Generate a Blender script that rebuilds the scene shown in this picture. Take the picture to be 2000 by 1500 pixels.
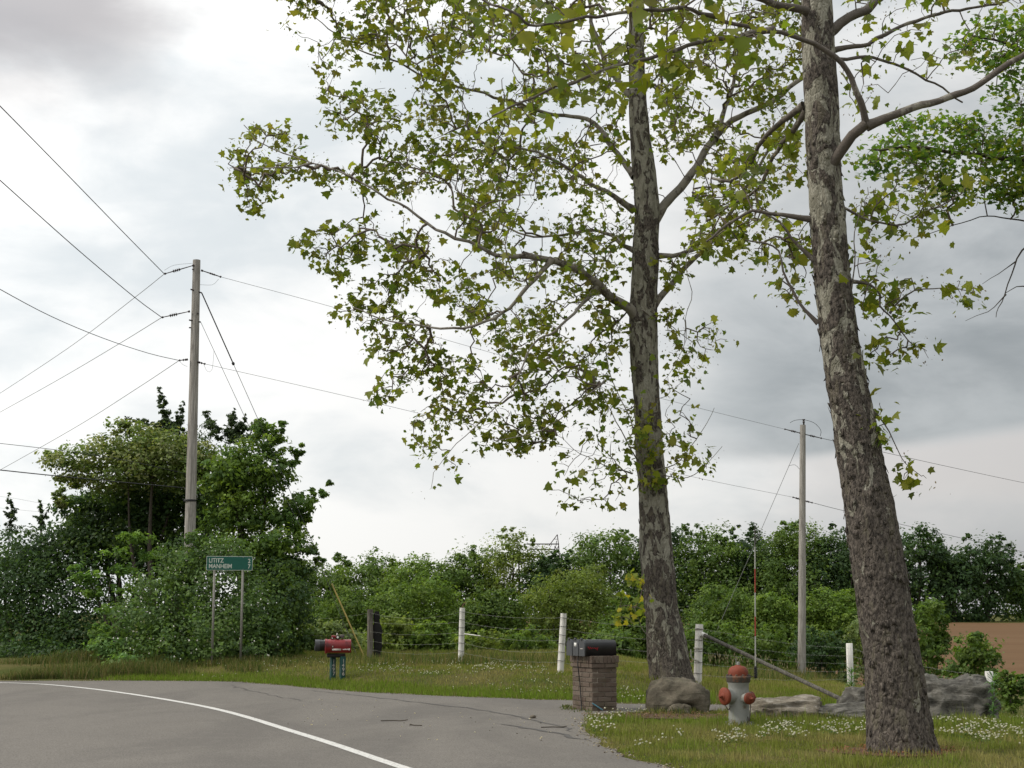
import bpy, bmesh, math, random
import numpy as np
from mathutils import Vector, Matrix, noise as mnoise

for o in list(bpy.data.objects):
    bpy.data.objects.remove(o)
SC = bpy.context.scene
COL = SC.collection
rng = np.random.default_rng(7)
random.seed(7)
R = math.radians

# ------------------------------------------------------------------ camera
CAM_Z, F, HOR = 1.5, 3000.0, 1200.0          # eye height, focal length and horizon row of a 2000 x 1500 frame
PITCH = math.atan((HOR - 750.0) / F)
cam = bpy.data.cameras.new('camera')
cam.sensor_width = 36.0
cam.lens = F / 2000.0 * 36.0
cam.clip_start, cam.clip_end = 0.1, 6000.0
cam_ob = bpy.data.objects.new('camera', cam)
COL.objects.link(cam_ob)
cam_ob.location = (0, 0, CAM_Z)
cam_ob.rotation_euler = (math.pi / 2 + PITCH, 0, 0)
SC.camera = cam_ob

# ------------------------------------------------------------------ exposure
SC.view_settings.view_transform = 'Standard'
SC.view_settings.look = 'None'
SC.view_settings.exposure = 0.5
SC.view_settings.gamma = 1.0
SC.view_settings.use_curve_mapping = False
SC.render.engine = 'CYCLES'
SC.cycles.max_bounces = 6
SC.cycles.diffuse_bounces = 3
SC.cycles.glossy_bounces = 2
SC.cycles.transmission_bounces = 4
SC.cycles.use_adaptive_sampling = True
SC.cycles.use_denoising = True

# ------------------------------------------------------------------ sun
SUN_EL, SUN_DIR = R(42), Vector((-1.0, -0.06, 0.0)).normalized()
S = Vector((SUN_DIR.x * math.cos(SUN_EL), SUN_DIR.y * math.cos(SUN_EL), math.sin(SUN_EL)))
sun = bpy.data.lights.new('sun', 'SUN')
sun.energy, sun.angle, sun.color = 1.5, R(12), (1.0, 0.93, 0.82)
sun_ob = bpy.data.objects.new('sun', sun)
COL.objects.link(sun_ob)
sun_ob.location = (-40, 10, 40)
sun_ob.rotation_euler = S.to_track_quat('Z', 'Y').to_euler()

# ------------------------------------------------------------------ node helpers
class NT:
    def __init__(s, tree):
        s.t = tree; s.n = tree.nodes; s.l = tree.links
    def new(s, typ, **kw):
        nd = s.n.new(typ)
        for k, v in kw.items():
            if k.startswith('i_'):
                key = k[2:]
                key = int(key) if key.isdigit() else key.replace('_', ' ')
                s.put(nd.inputs[key], v)
            else:
                setattr(nd, k, v)
        return nd
    def put(s, sock, v):
        if isinstance(v, bpy.types.NodeSocket): s.l.new(v, sock)
        elif isinstance(v, bpy.types.Node): s.l.new(v.outputs[0], sock)
        else: sock.default_value = v
    def math(s, op, a, b=0.0, c=0.0, clamp=False):
        nd = s.n.new('ShaderNodeMath'); nd.operation = op; nd.use_clamp = clamp
        s.put(nd.inputs[0], a); s.put(nd.inputs[1], b); s.put(nd.inputs[2], c)
        return nd.outputs[0]
    def smooth(s, v, a, b, lo=0.0, hi=1.0):
        nd = s.n.new('ShaderNodeMapRange'); nd.interpolation_type = 'SMOOTHSTEP'
        s.put(nd.inputs[0], v)
        for i, q in enumerate((a, b, lo, hi)): nd.inputs[i + 1].default_value = q
        return nd.outputs[0]
    def mix(s, f, a, b, blend='MIX'):
        nd = s.n.new('ShaderNodeMix'); nd.data_type = 'RGBA'; nd.blend_type = blend
        s.put(nd.inputs[0], f); s.put(nd.inputs[6], col4(a)); s.put(nd.inputs[7], col4(b))
        return nd.outputs[2]
    def noise(s, vec, scale, detail=4.0, rough=0.55, dist=0.0, out=0):
        nd = s.n.new('ShaderNodeTexNoise')
        if vec is not None: s.put(nd.inputs['Vector'], vec)
        nd.inputs['Scale'].default_value = scale; nd.inputs['Detail'].default_value = detail
        nd.inputs['Roughness'].default_value = rough; nd.inputs['Distortion'].default_value = dist
        return nd.outputs[out]
    def mapping(s, vec, scale=(1, 1, 1), loc=(0, 0, 0)):
        nd = s.n.new('ShaderNodeMapping'); s.put(nd.inputs[0], vec)
        nd.inputs['Scale'].default_value = scale; nd.inputs['Location'].default_value = loc
        return nd.outputs[0]

def col4(c):
    return (c[0], c[1], c[2], 1.0) if isinstance(c, (tuple, list)) and len(c) == 3 else c

# ------------------------------------------------------------------ world: cloudy daylight sky
W = bpy.data.worlds.new('World')
SC.world = W
W.use_nodes = True
w = NT(W.node_tree)
w.n.clear()
wout = w.new('ShaderNodeOutputWorld')
bg = w.new('ShaderNodeBackground')
bg.inputs['Strength'].default_value = 0.1
w.l.new(bg.outputs[0], wout.inputs[0])
sky = w.new('ShaderNodeTexSky')
sky.sky_type = 'NISHITA'
sky.sun_disc = False
sky.sun_elevation = SUN_EL
sky.sun_rotation = math.atan2(S.x, S.y)
tc = w.new('ShaderNodeTexCoord')
dirv = tc.outputs['Generated']
sep = w.new('ShaderNodeSeparateXYZ'); w.l.new(dirv, sep.inputs[0])
az = w.math('ARCTAN2', sep.outputs[0], sep.outputs[1])     # 0 straight ahead, + to the right
el = sep.outputs[2]
lay = w.mapping(dirv, (1.0, 1.0, 2.2), (3.1, 0.4, 1.7))
n_big = w.noise(lay, 3.4, 7, 0.52, 0.25)
n_mid = w.noise(lay, 9.0, 8, 0.55, 0.35)
n_wob = w.noise(w.mapping(dirv, (1, 1, 2.5), (9.0, 2.0, 5.0)), 7.0, 6, 0.55, 0.2)
wob = w.math('SUBTRACT', n_wob, 0.5)
white, haze_grey = (0.78, 0.775, 0.76), (0.55, 0.582, 0.596)
puff = w.smooth(w.math('ADD', w.math('MULTIPLY', n_big, 0.62), w.math('MULTIPLY', n_mid, 0.38)), 0.40, 0.60)
clouds = w.mix(puff, haze_grey, white)
# slate-grey bank to the right with a clear-cut lower edge, light under it
el_w = w.math('ADD', el, w.math('MULTIPLY', wob, 0.055))
az_w = w.math('ADD', az, w.math('MULTIPLY', wob, 0.16))
edge = w.math('ADD', 0.094, w.math('MULTIPLY', w.math('MAXIMUM', w.math('SUBTRACT', az, 0.19), 0.0), 0.13))
above = w.smooth(w.math('SUBTRACT', w.math('ADD', el, w.math('MULTIPLY', wob, 0.014)), edge), -0.002, 0.010)
fade_up = w.smooth(el_w, 0.17, 0.36, 1.0, 0.25)
side = w.smooth(az_w, 0.04, 0.20)
bank = w.math('MULTIPLY', w.math('MULTIPLY', above, fade_up), side)
slate = w.mix(w.smooth(w.math('ADD', w.math('MULTIPLY', n_mid, 0.5), w.math('MULTIPLY', n_wob, 0.5)), 0.38, 0.62), (0.30, 0.322, 0.332), (0.47, 0.492, 0.50))
clouds = w.mix(w.math('MULTIPLY', bank, 0.95), clouds, slate)
# pale pinkish strip of lit cloud low on the right, grey veil below it
low = w.math('MULTIPLY', w.smooth(az_w, 0.10, 0.26), w.smooth(el_w, 0.085, 0.035))
clouds = w.mix(w.math('MULTIPLY', low, 0.75), clouds, (0.47, 0.462, 0.47))
strip = w.math('MULTIPLY', w.math('MULTIPLY', w.smooth(az_w, 0.12, 0.22), w.math('SUBTRACT', 1.0, above)), w.smooth(el_w, 0.045, 0.085))
clouds = w.mix(w.math('MULTIPLY', strip, 0.8), clouds, (0.66, 0.625, 0.605))
# violet-grey cloud high on the left
dark_l = w.math('MULTIPLY', w.smooth(az_w, -0.20, -0.30), w.smooth(w.math('ADD', el, w.math('MULTIPLY', wob, 0.09)), 0.285, 0.355))
dark_l = w.math('MULTIPLY', dark_l, w.smooth(el, 0.45, 0.75, 1.0, 0.15))
clouds = w.mix(w.math('MULTIPLY', dark_l, 0.85), clouds, (0.32, 0.305, 0.31))
# overcast luminance: brighter round the veiled sun, dimmer opposite
dt = w.new('ShaderNodeVectorMath', operation='DOT_PRODUCT')
w.l.new(dirv, dt.inputs[0]); dt.inputs[1].default_value = S
lum = w.math('MULTIPLY', w.smooth(dt.outputs['Value'], -0.85, 0.70, 0.42, 1.16), w.smooth(el, 0.30, 0.95, 1.0, 1.7))
clouds = w.mix(1.0, clouds, w.new('ShaderNodeCombineColor', i_0=lum, i_1=lum, i_2=lum), 'MULTIPLY')
clouds = w.mix(1.0, clouds, (10.0, 10.0, 10.0), 'MULTIPLY')
w.l.new(w.mix(0.95, sky.outputs[0], clouds), bg.inputs['Color'])

# ------------------------------------------------------------------ geometry helpers
CP, SP = math.cos(PITCH), math.sin(PITCH)
def at(px, py, D):
    """point D metres ahead of the viewer that stands under the given picture position"""
    u, v = (px - 1000.0) / F, (750.0 - py) / F
    k = D / (CP - SP * v)
    return np.array([u * k, D, CAM_Z + (SP + CP * v) * k])
def at_arr(P):
    return np.array([at(*p) for p in P])
def ppm(D):
    return F / D          # picture units per metre at that distance

def sst(v, a, b):
    t = np.clip((np.asarray(v, float) - a) / (b - a), 0, 1)
    return t * t * (3 - 2 * t)

EDGE_X = [-70, -30, -11.8, -7.7, -5.7, -3.0, 0.0, 1.05, 2.26, 5.0, 8.0, 14.0, 40]
EDGE_Y = [36, 36, 35.4, 35.3, 34.3, 30.4, 27.9, 27.3, 26.3, 26.8, 27.5, 29.0, 33]
def edge_y(x):
    return np.interp(x, EDGE_X, EDGE_Y)
def h(x, y):
    x = np.asarray(x, float); y = np.asarray(y, float)
    d = y - edge_y(x)
    lawn = 0.34 * sst(d, 0.0, 4.2) * (1 - sst(x, 2.0, 5.0)) * (1 - sst(y, 46, 62))
    drop = np.maximum(-0.0095 * np.maximum(x - 2, 0) ** 2, -2.4) * sst(y, 21, 27)
    val = -1.9 * sst(y, 46, 68)
    z = lawn + np.minimum(drop, val)
    z = z + 0.0212 * (np.clip(y, 76, 215) - 76)
    near = sst(y, 13, 20) * (1 - sst(x, 3.0, 6.5)) + sst(x, 3.0, 6.5)
    bump = 0.03 * np.sin(x * 1.7 + 0.6 * np.sin(y * 0.9)) * np.sin(y * 1.1 + x * 0.4) * sst(d, 0.3, 2.0)
    return z + bump
def hz(x, y):
    return float(h(x, y))
def ground_at(px, py):
    lo, hi = 3.0, 400.0
    D = lo
    while D < hi:
        p = at(px, py, D)
        if p[2] <= hz(p[0], p[1]): break
        D += 0.05 if D < 80 else 0.5
    p = at(px, py, D)
    return np.array([p[0], p[1], hz(p[0], p[1])])

def tagged(o, label=None, cat=None, group=None, kind=None):
    if label: o['label'] = label
    if cat: o['category'] = cat
    if group: o['group'] = group
    if kind: o['kind'] = kind
    return o
def empty(name, loc, label, cat, group=None):
    o = bpy.data.objects.new(name, None)
    o.empty_display_size = 0.2
    COL.objects.link(o)
    o.location = Vector([float(q) for q in loc])
    return tagged(o, label, cat, group)
def wloc(o):
    v = Vector(o.location)
    p = o.parent
    if p is not None:
        v = o['_w']
        v = Vector(v)
    return v
def attach(o, parent):
    if parent is not None:
        o.parent = parent
        o.matrix_parent_inverse = Matrix.Translation(-Vector(parent.get('_w', parent.location)))
def mesh_np(name, V, Fc, cols=None, smooth=False):
    """V (n,3); Fc: (m,k) index array or list of such arrays"""
    me = bpy.data.meshes.new(name)
    V = np.asarray(V, np.float32)
    Fl = Fc if isinstance(Fc, list) else [Fc]
    Fl = [np.asarray(f, np.int32) for f in Fl if len(f)]
    me.vertices.add(len(V)); me.vertices.foreach_set('co', V.ravel())
    nl = sum(f.size for f in Fl); npoly = sum(len(f) for f in Fl)
    me.loops.add(nl); me.polygons.add(npoly)
    me.loops.foreach_set('vertex_index', np.concatenate([f.ravel() for f in Fl]))
    tot = np.concatenate([np.full(len(f), f.shape[1], np.int32) for f in Fl])
    start = np.concatenate([[0], np.cumsum(tot)[:-1]]).astype(np.int32)
    me.polygons.foreach_set('loop_start', start)
    me.polygons.foreach_set('loop_total', tot)
    if smooth: me.polygons.foreach_set('use_smooth', np.ones(npoly, bool))
    if cols is not None:
        a = me.color_attributes.new('Col', 'FLOAT_COLOR', 'POINT')
        c4 = np.ones((len(V), 4), np.float32); c4[:, :3] = cols
        a.data.foreach_set('color', c4.ravel())
    me.update(calc_edges=True)
    return me
def mk(name, V, Fc, mat, parent=None, cols=None, smooth=False, label=None, cat=None, group=None, kind=None, shift=True):
    V = np.asarray(V, float)
    org = np.array([V[:, 0].mean(), V[:, 1].mean(), V[:, 2].min()]) if shift else np.zeros(3)
    me = mesh_np(name, V - org, Fc, cols, smooth)
    for m in (mat if isinstance(mat, list) else [mat]):
        me.materials.append(m)
    o = bpy.data.objects.new(name, me)
    COL.objects.link(o)
    o.location = Vector([float(q) for q in org])
    o['_w'] = [float(q) for q in org]
    attach(o, parent)
    return tagged(o, label, cat, group, kind)

class MB:
    """collects primitives (world coordinates) into one mesh"""
    def __init__(s): s.V = []; s.F3 = []; s.F4 = []; s.n = 0; s.C = []
    def add(s, V, Fc, col=None):
        V = np.asarray(V, float); Fc = np.asarray(Fc, int)
        (s.F3 if Fc.shape[1] == 3 else s.F4).append(Fc + s.n)
        s.V.append(V); s.n += len(V)
        s.C.append(np.tile(col if col is not None else (1, 1, 1), (len(V), 1)))
    def build(s, name, mat, parent=None, cols=False, **kw):
        fl = []
        if s.F4: fl.append(np.concatenate(s.F4))
        if s.F3: fl.append(np.concatenate(s.F3))
        return mk(name, np.concatenate(s.V), fl, mat, parent, cols=np.concatenate(s.C) if cols else None, **kw)
    def box(s, c, sz, rot=None, bev=0.0, taper=None, col=None):
        """box, optionally chamfered on all edges"""
        sx, sy, sz_ = [q / 2 for q in sz]
        bm = bmesh.new()
        bmesh.ops.create_cube(bm, size=1.0)
        for v in bm.verts: v.co = Vector((v.co.x * 2 * sx, v.co.y * 2 * sy, v.co.z * 2 * sz_))
        if bev > 0: bmesh.ops.bevel(bm, geom=bm.edges[:], offset=bev, segments=1, affect='EDGES')
        s.from_bm(bm, c, rot, col)
    def from_bm(s, bm, c=(0, 0, 0), rot=None, col=None):
        bmesh.ops.triangulate(bm, faces=bm.faces[:])
        bm.verts.index_update()
        V = np.array([v.co[:] for v in bm.verts]); Fc = np.array([[v.index for v in f.verts] for f in bm.faces])
        bm.free()
        if rot is not None: V = V @ np.array(rot).T
        s.add(V + np.asarray(c), Fc, col)
    def lathe(s, prof, c, rot=None, n=24, col=None):
        """prof: list of (radius, height)"""
        prof = np.asarray(prof, float); m = len(prof)
        a = np.arange(n) * 2 * math.pi / n
        V = np.stack([np.outer(prof[:, 0], np.cos(a)), np.outer(prof[:, 0], np.sin(a)), np.repeat(prof[:, 1][:, None], n, 1)], -1).reshape(-1, 3)
        i, j = np.meshgrid(np.arange(m - 1), np.arange(n), indexing='ij')
        q = np.stack([i * n + j, i * n + (j + 1) % n, (i + 1) * n + (j + 1) % n, (i + 1) * n + j], -1).reshape(-1, 4)
        if rot is not None: V = V @ np.array(rot).T
        s.add(V + np.asarray(c), q, col)
    def tube(s, pts, rad, n=8, caps=True, col=None):
        V, q = sweep(pts, rad, n)
        s.add(V, q, col)
        if caps:
            m = len(V)
            c0, c1 = V[:n].mean(0), V[-n:].mean(0)
            j = np.arange(n)
            s.add(np.vstack([V[:n], c0]), np.stack([(j + 1) % n, j, np.full(n, n)], -1), col)
            s.add(np.vstack([V[-n:], c1]), np.stack([j, (j + 1) % n, np.full(n, n)], -1), col)

def sweep(pts, rad, n=8):
    P = np.asarray(pts, float); m = len(P)
    rad = np.broadcast_to(np.asarray(rad, float), (m,))
    T = np.gradient(P, axis=0); T /= np.linalg.norm(T, axis=1)[:, None] + 1e-9
    ref = np.array([1.0, 0, 0]) if abs(T[0][0]) < 0.8 else np.array([0, 1.0, 0])
    U = np.zeros_like(P); Wv = np.zeros_like(P)
    u = ref - T[0] * ref.dot(T[0]); u /= np.linalg.norm(u)
    for i in range(m):
        u = u - T[i] * u.dot(T[i]); u /= np.linalg.norm(u) + 1e-9
        U[i] = u; Wv[i] = np.cross(T[i], u)
    a = np.arange(n) * 2 * math.pi / n
    V = P[:, None, :] + rad[:, None, None] * (np.cos(a)[None, :, None] * U[:, None, :] + np.sin(a)[None, :, None] * Wv[:, None, :])
    i, j = np.meshgrid(np.arange(m - 1), np.arange(n), indexing='ij')
    q = np.stack([i * n + j, i * n + (j + 1) % n, (i + 1) * n + (j + 1) % n, (i + 1) * n + j], -1).reshape(-1, 4)
    return V.reshape(-1, 3), q
def smooth_path(P, step=0.3):
    P = np.asarray(P, float)
    if len(P) < 3:
        n = max(2, int(np.linalg.norm(P[-1] - P[0]) / step) + 1)
        return np.linspace(P[0], P[-1], n)
    Q = np.vstack([2 * P[0] - P[1], P, 2 * P[-1] - P[-2]])
    out = []
    for i in range(1, len(Q) - 2):
        p0, p1, p2, p3 = Q[i - 1:i + 3]
        n = max(2, int(np.linalg.norm((p2 - p1)[:3]) / step) + 1)
        for t in np.arange(n) / n:
            out.append(0.5 * ((2 * p1) + (-p0 + p2) * t + (2 * p0 - 5 * p1 + 4 * p2 - p3) * t * t + (-p0 + 3 * p1 - 3 * p2 + p3) * t ** 3))
    out.append(P[-1])
    return np.array(out)
def rotz(a):
    c, s_ = math.cos(a), math.sin(a)
    return np.array([[c, -s_, 0], [s_, c, 0], [0, 0, 1]])
def rot_to(d):
    """rotation that takes +Z to direction d"""
    return np.array(Vector(d).to_track_quat('Z', 'Y').to_matrix())
def unit(v):
    v = np.asarray(v, float)
    return v / (np.linalg.norm(v, axis=-1, keepdims=True) + 1e-9)
def text_mesh(body, size, depth=0.0):
    cu = bpy.data.curves.new('text', 'FONT')
    cu.body = body; cu.size = size; cu.extrude = depth; cu.offset = size * 0.022
    o = bpy.data.objects.new('text', cu)
    COL.objects.link(o)
    bpy.context.view_layer.update()
    me = o.to_mesh()
    me.calc_loop_triangles()
    V = np.array([v.co[:] for v in me.vertices]); Fc = np.array([t.vertices[:] for t in me.loop_triangles])
    o.to_mesh_clear()
    bpy.data.objects.remove(o); bpy.data.curves.remove(cu)
    return V, Fc

# ------------------------------------------------------------------ materials
def material(name):
    m = bpy.data.materials.new(name); m.use_nodes = True
    t = NT(m.node_tree)
    b = t.n['Principled BSDF']
    b.inputs['Specular IOR Level'].default_value = 0.25
    return m, t, b
def simple(name, c, rough=0.7, var=0.25, scale=8.0, metal=0.0, bump=0.0, bscale=40.0, spec=0.3, dirt=None, dirt_scale=3.0, dirt_lo=0.5, dirt_hi=0.68):
    m, t, b = material(name)
    g = t.new('ShaderNodeNewGeometry').outputs['Position']
    n1 = t.noise(g, scale, 5)
    lo = tuple(q * (1 - var) for q in c); hi = tuple(min(1, q * (1 + var)) for q in c)
    cc = t.mix(n1, lo, hi)
    if dirt:
        cc = t.mix(t.smooth(t.noise(g, dirt_scale, 6, 0.65), dirt_lo, dirt_hi), cc, dirt)
    t.l.new(cc, b.inputs['Base Color'])
    b.inputs['Roughness'].default_value = rough; b.inputs['Metallic'].default_value = metal
    b.inputs['Specular IOR Level'].default_value = spec
    if bump:
        bp = t.new('ShaderNodeBump'); bp.inputs['Strength'].default_value = bump; bp.inputs['Distance'].default_value = 0.02
        t.l.new(t.noise(g, bscale, 6, 0.6), bp.inputs['Height']); t.l.new(bp.outputs[0], b.inputs['Normal'])
    return m
def leafy(name, trans=0.35, rough=0.55, gain=1.0, spec=0.25):
    """reads each leaf's own colour"""
    m, t, b = material(name)
    a = t.new('ShaderNodeAttribute', attribute_name='Col')
    c = a.outputs['Color']
    if gain != 1.0: c = t.mix(1.0, c, (gain, gain, gain), 'MULTIPLY')
    t.l.new(c, b.inputs['Base Color'])
    b.inputs['Roughness'].default_value = rough
    b.inputs['Specular IOR Level'].default_value = spec
    tr = t.new('ShaderNodeBsdfTranslucent')
    t.l.new(t.mix(1.0, c, (1.5, 1.5, 0.75), 'MULTIPLY'), tr.inputs['Color'])
    mx = t.new('ShaderNodeMixShader'); mx.inputs[0].default_value = trans
    t.l.new(b.outputs[0], mx.inputs[1]); t.l.new(tr.outputs[0], mx.inputs[2])
    t.l.new(mx.outputs[0], t.n['Material Output'].inputs[0])
    return m
M = {}
M['leaf'] = leafy('sycamore_leaf', 0.50, 0.5, 1.3)
M['foliage'] = leafy('foliage', 0.40, 0.6, 1.65)
M['grass'] = leafy('grass_blade', 0.25, 0.7, spec=0.1)
M['petal'] = simple('clover_petal', (0.80, 0.78, 0.70), 0.8, 0.1, 60)
M['twig'] = simple('twig_bark', (0.13, 0.105, 0.085), 0.85, 0.35, 9)
M['wood_dark'] = simple('dark_bark', (0.07, 0.058, 0.046), 0.9, 0.35, 7, bump=0.6)

def bark_sycamore(name, z_lo, z_hi, seed, bias):
    m, t, b = material(name)
    g = t.new('ShaderNodeNewGeometry').outputs['Position']
    sepz = t.new('ShaderNodeSeparateXYZ'); t.l.new(g, sepz.inputs[0])
    p1 = t.mapping(g, (4.4, 4.4, 1.9), (seed, seed * 2, 0))
    patch = t.noise(p1, 1.5, 5, 0.62, 0.7)
    patch2 = t.noise(t.mapping(g, (3.4, 3.4, 1.0), (seed + 9, 4, 2)), 2.6, 6, 0.6, 0.8)
    fine = t.noise(t.mapping(g, (1, 1, 0.5)), 30, 5, 0.65)
    up = t.smooth(sepz.outputs[2], z_lo, z_hi)
    pale = t.mix(t.smooth(patch2, 0.35, 0.65), (0.19, 0.18, 0.14), (0.36, 0.345, 0.285))
    brown = t.mix(t.smooth(fine, 0.33, 0.68), (0.036, 0.031, 0.027), (0.150, 0.128, 0.108))
    thr = t.math('SUBTRACT', patch, t.math('MULTIPLY', t.math('SUBTRACT', up, bias), 0.13))
    c = t.mix(t.smooth(thr, 0.462, 0.488), pale, brown)
    c = t.mix(t.math('MULTIPLY', t.smooth(patch2, 0.56, 0.60), 0.55), c, (0.145, 0.130, 0.095))
    t.l.new(c, b.inputs['Base Color'])
    b.inputs['Roughness'].default_value = 0.88
    b.inputs['Specular IOR Level'].default_value = 0.15
    vor = t.new('ShaderNodeTexVoronoi'); vor.feature = 'DISTANCE_TO_EDGE'
    t.l.new(t.mapping(g, (30, 30, 13)), vor.inputs['Vector']); vor.inputs['Scale'].default_value = 1.0
    hh = t.math('ADD', t.math('MULTIPLY', t.smooth(vor.outputs['Distance'], 0.0, 0.25), 0.35), t.math('MULTIPLY', fine, 0.7))
    hh = t.math('ADD', hh, t.math('MULTIPLY', t.smooth(thr, 0.44, 0.52), 0.8))
    bp = t.new('ShaderNodeBump'); bp.inputs['Strength'].default_value = 0.9; bp.inputs['Distance'].default_value = 0.025
    t.l.new(hh, bp.inputs['Height']); t.l.new(bp.outputs[0], b.inputs['Normal'])
    return m
M['bark_near'] = bark_sycamore('bark_near', 1.0, 6.0, 3.0, 0.80)
M['bark_far'] = bark_sycamore('bark_far', -0.5, 4.0, 11.0, 0.66)

M['limb_far'] = simple('pale_limb_bark', (0.23, 0.21, 0.175), 0.85, 0.35, 6, bump=0.5, dirt=(0.10, 0.085, 0.07), dirt_scale=5, dirt_lo=0.52, dirt_hi=0.6)
M['limb_near'] = simple('limb_bark', (0.115, 0.098, 0.083), 0.85, 0.4, 7, bump=0.6, dirt=(0.26, 0.24, 0.20), dirt_scale=4, dirt_lo=0.54, dirt_hi=0.62)
def weathered(name, lo, hi, stain=(0.05, 0.045, 0.04), amount=0.6):
    m, t, b = material(name)
    g = t.new('ShaderNodeNewGeometry').outputs['Position']
    grain = t.noise(t.mapping(g, (40, 40, 1.6)), 1.0, 6, 0.6)
    blot = t.noise(t.mapping(g, (3, 3, 1)), 2.0, 5, 0.6)
    c = t.mix(t.smooth(grain, 0.3, 0.7), lo, hi)
    c = t.mix(t.math('MULTIPLY', t.smooth(blot, 0.52, 0.72), amount), c, stain)
    t.l.new(c, b.inputs['Base Color']); b.inputs['Roughness'].default_value = 0.9
    b.inputs['Specular IOR Level'].default_value = 0.15
    bp = t.new('ShaderNodeBump'); bp.inputs['Strength'].default_value = 0.5; bp.inputs['Distance'].default_value = 0.012
    t.l.new(grain, bp.inputs['Height']); t.l.new(bp.outputs[0], b.inputs['Normal'])
    return m
M['pole'] = weathered('pole_wood', (0.20, 0.185, 0.165), (0.42, 0.395, 0.36), (0.10, 0.09, 0.08), 0.5)
M['post_white'] = weathered('whitewashed_post', (0.60, 0.585, 0.55), (0.82, 0.80, 0.76), (0.20, 0.19, 0.17), 0.5)
M['post_grey'] = weathered('grey_post', (0.085, 0.075, 0.062), (0.22, 0.20, 0.17))
M['black_cloth'] = simple('black_sheet', (0.012, 0.011, 0.011), 0.85, 0.4, 12, bump=0.5, bscale=18)
M['wire'] = simple('cable', (0.02, 0.02, 0.021), 0.5)
M['wire_grey'] = simple('aluminium_cable', (0.16, 0.16, 0.16), 0.5)
M['steel'] = simple('galvanised_steel', (0.36, 0.37, 0.37), 0.5, 0.2, 12, metal=0.6, dirt=(0.16, 0.11, 0.07), dirt_scale=5)
M['fence_wire'] = simple('galvanised_wire', (0.30, 0.30, 0.27), 0.6)
M['insul'] = simple('insulator', (0.05, 0.04, 0.04), 0.3)

def asphalt():
    m, t, b = material('asphalt')
    g = t.new('ShaderNodeNewGeometry').outputs['Position']
    fine = t.noise(g, 55, 4, 0.75)
    mid = t.noise(g, 3.0, 5, 0.6)
    big = t.noise(t.mapping(g, (0.35, 0.12, 1)), 1.4, 5, 0.6, 0.6)
    c = t.mix(t.smooth(fine, 0.32, 0.68), (0.080, 0.073, 0.064), (0.215, 0.197, 0.173))
    c = t.mix(t.math('MULTIPLY', t.smooth(big, 0.40, 0.64), 0.5), c, (0.090, 0.083, 0.075))
    c = t.mix(t.math('MULTIPLY', t.smooth(mid, 0.5, 0.75), 0.25), c, (0.20, 0.186, 0.165))
    vor = t.new('ShaderNodeTexVoronoi'); vor.inputs['Scale'].default_value = 150.0
    t.l.new(g, vor.inputs['Vector'])
    c = t.mix(t.math('MULTIPLY', t.smooth(vor.outputs['Distance'], 0.22, 0.08), 0.35), c, (0.28, 0.265, 0.24))
    t.l.new(c, b.inputs['Base Color']); b.inputs['Roughness'].default_value = 0.9
    b.inputs['Specular IOR Level'].default_value = 0.2
    bp = t.new('ShaderNodeBump'); bp.inputs['Strength'].default_value = 0.35; bp.inputs['Distance'].default_value = 0.006
    t.l.new(fine, bp.inputs['Height']); t.l.new(bp.outputs[0], b.inputs['Normal'])
    return m
M['asphalt'] = asphalt()
M['paint'] = simple('road_paint', (0.56, 0.55, 0.52), 0.75, 0.18, 30, dirt=(0.17, 0.16, 0.145), dirt_scale=34, dirt_lo=0.53, dirt_hi=0.66)
M['tar'] = simple('tar_seal', (0.072, 0.067, 0.062), 0.75, 0.3, 20)

def turf():
    m, t, b = material('turf')
    g = t.new('ShaderNodeNewGeometry').outputs['Position']
    n1 = t.noise(g, 0.9, 6, 0.6); n2 = t.noise(g, 14, 5, 0.7); n3 = t.noise(t.mapping(g, (1, 1, 1), (5, 5, 5)), 0.35, 4)
    c = t.mix(t.smooth(n1, 0.4, 0.62), (0.060, 0.075, 0.018), (0.125, 0.105, 0.042))
    c = t.mix(t.math('MULTIPLY', n2, 0.7), c, (0.045, 0.05, 0.014))
    c = t.mix(t.math('MULTIPLY', t.smooth(n3, 0.5, 0.7), 0.5), c, (0.085, 0.095, 0.022))
    t.l.new(c, b.inputs['Base Color']); b.inputs['Roughness'].default_value = 0.95
    b.inputs['Specular IOR Level'].default_value = 0.05
    bp = t.new('ShaderNodeBump'); bp.inputs['Strength'].default_value = 0.8; bp.inputs['Distance'].default_value = 0.03
    t.l.new(n2, bp.inputs['Height']); t.l.new(bp.outputs[0], b.inputs['Normal'])
    return m
M['turf'] = turf()
def soil():
    m, t, b = material('tilled_soil')
    g = t.new('ShaderNodeNewGeometry').outputs['Position']
    wv = t.new('ShaderNodeTexWave'); wv.wave_type = 'BANDS'; wv.bands_direction = 'Y'
    t.l.new(t.mapping(g, (0.05, 1.0, 0)), wv.inputs['Vector']); wv.inputs['Scale'].default_value = 0.55
    wv.inputs['Distortion'].default_value = 1.2; wv.inputs['Detail'].default_value = 3
    n = t.smooth(t.noise(t.mapping(g, (0.02, 0.16, 1)), 1.3, 7, 0.7), 0.3, 0.7)
    c = t.mix(t.math('MULTIPLY', wv.outputs[1], 0.55), (0.128, 0.076, 0.040), (0.078, 0.046, 0.025))
    c = t.mix(t.math('MULTIPLY', n, 0.6), c, (0.155, 0.098, 0.054))
    t.l.new(c, b.inputs['Base Color']); b.inputs['Roughness'].default_value = 1.0
    b.inputs['Specular IOR Level'].default_value = 0.05
    return m
M['soil'] = soil()
M['mulch'] = simple('mulch', (0.085, 0.05, 0.032), 0.95, 0.5, 30, bump=0.8, bscale=50)

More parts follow.
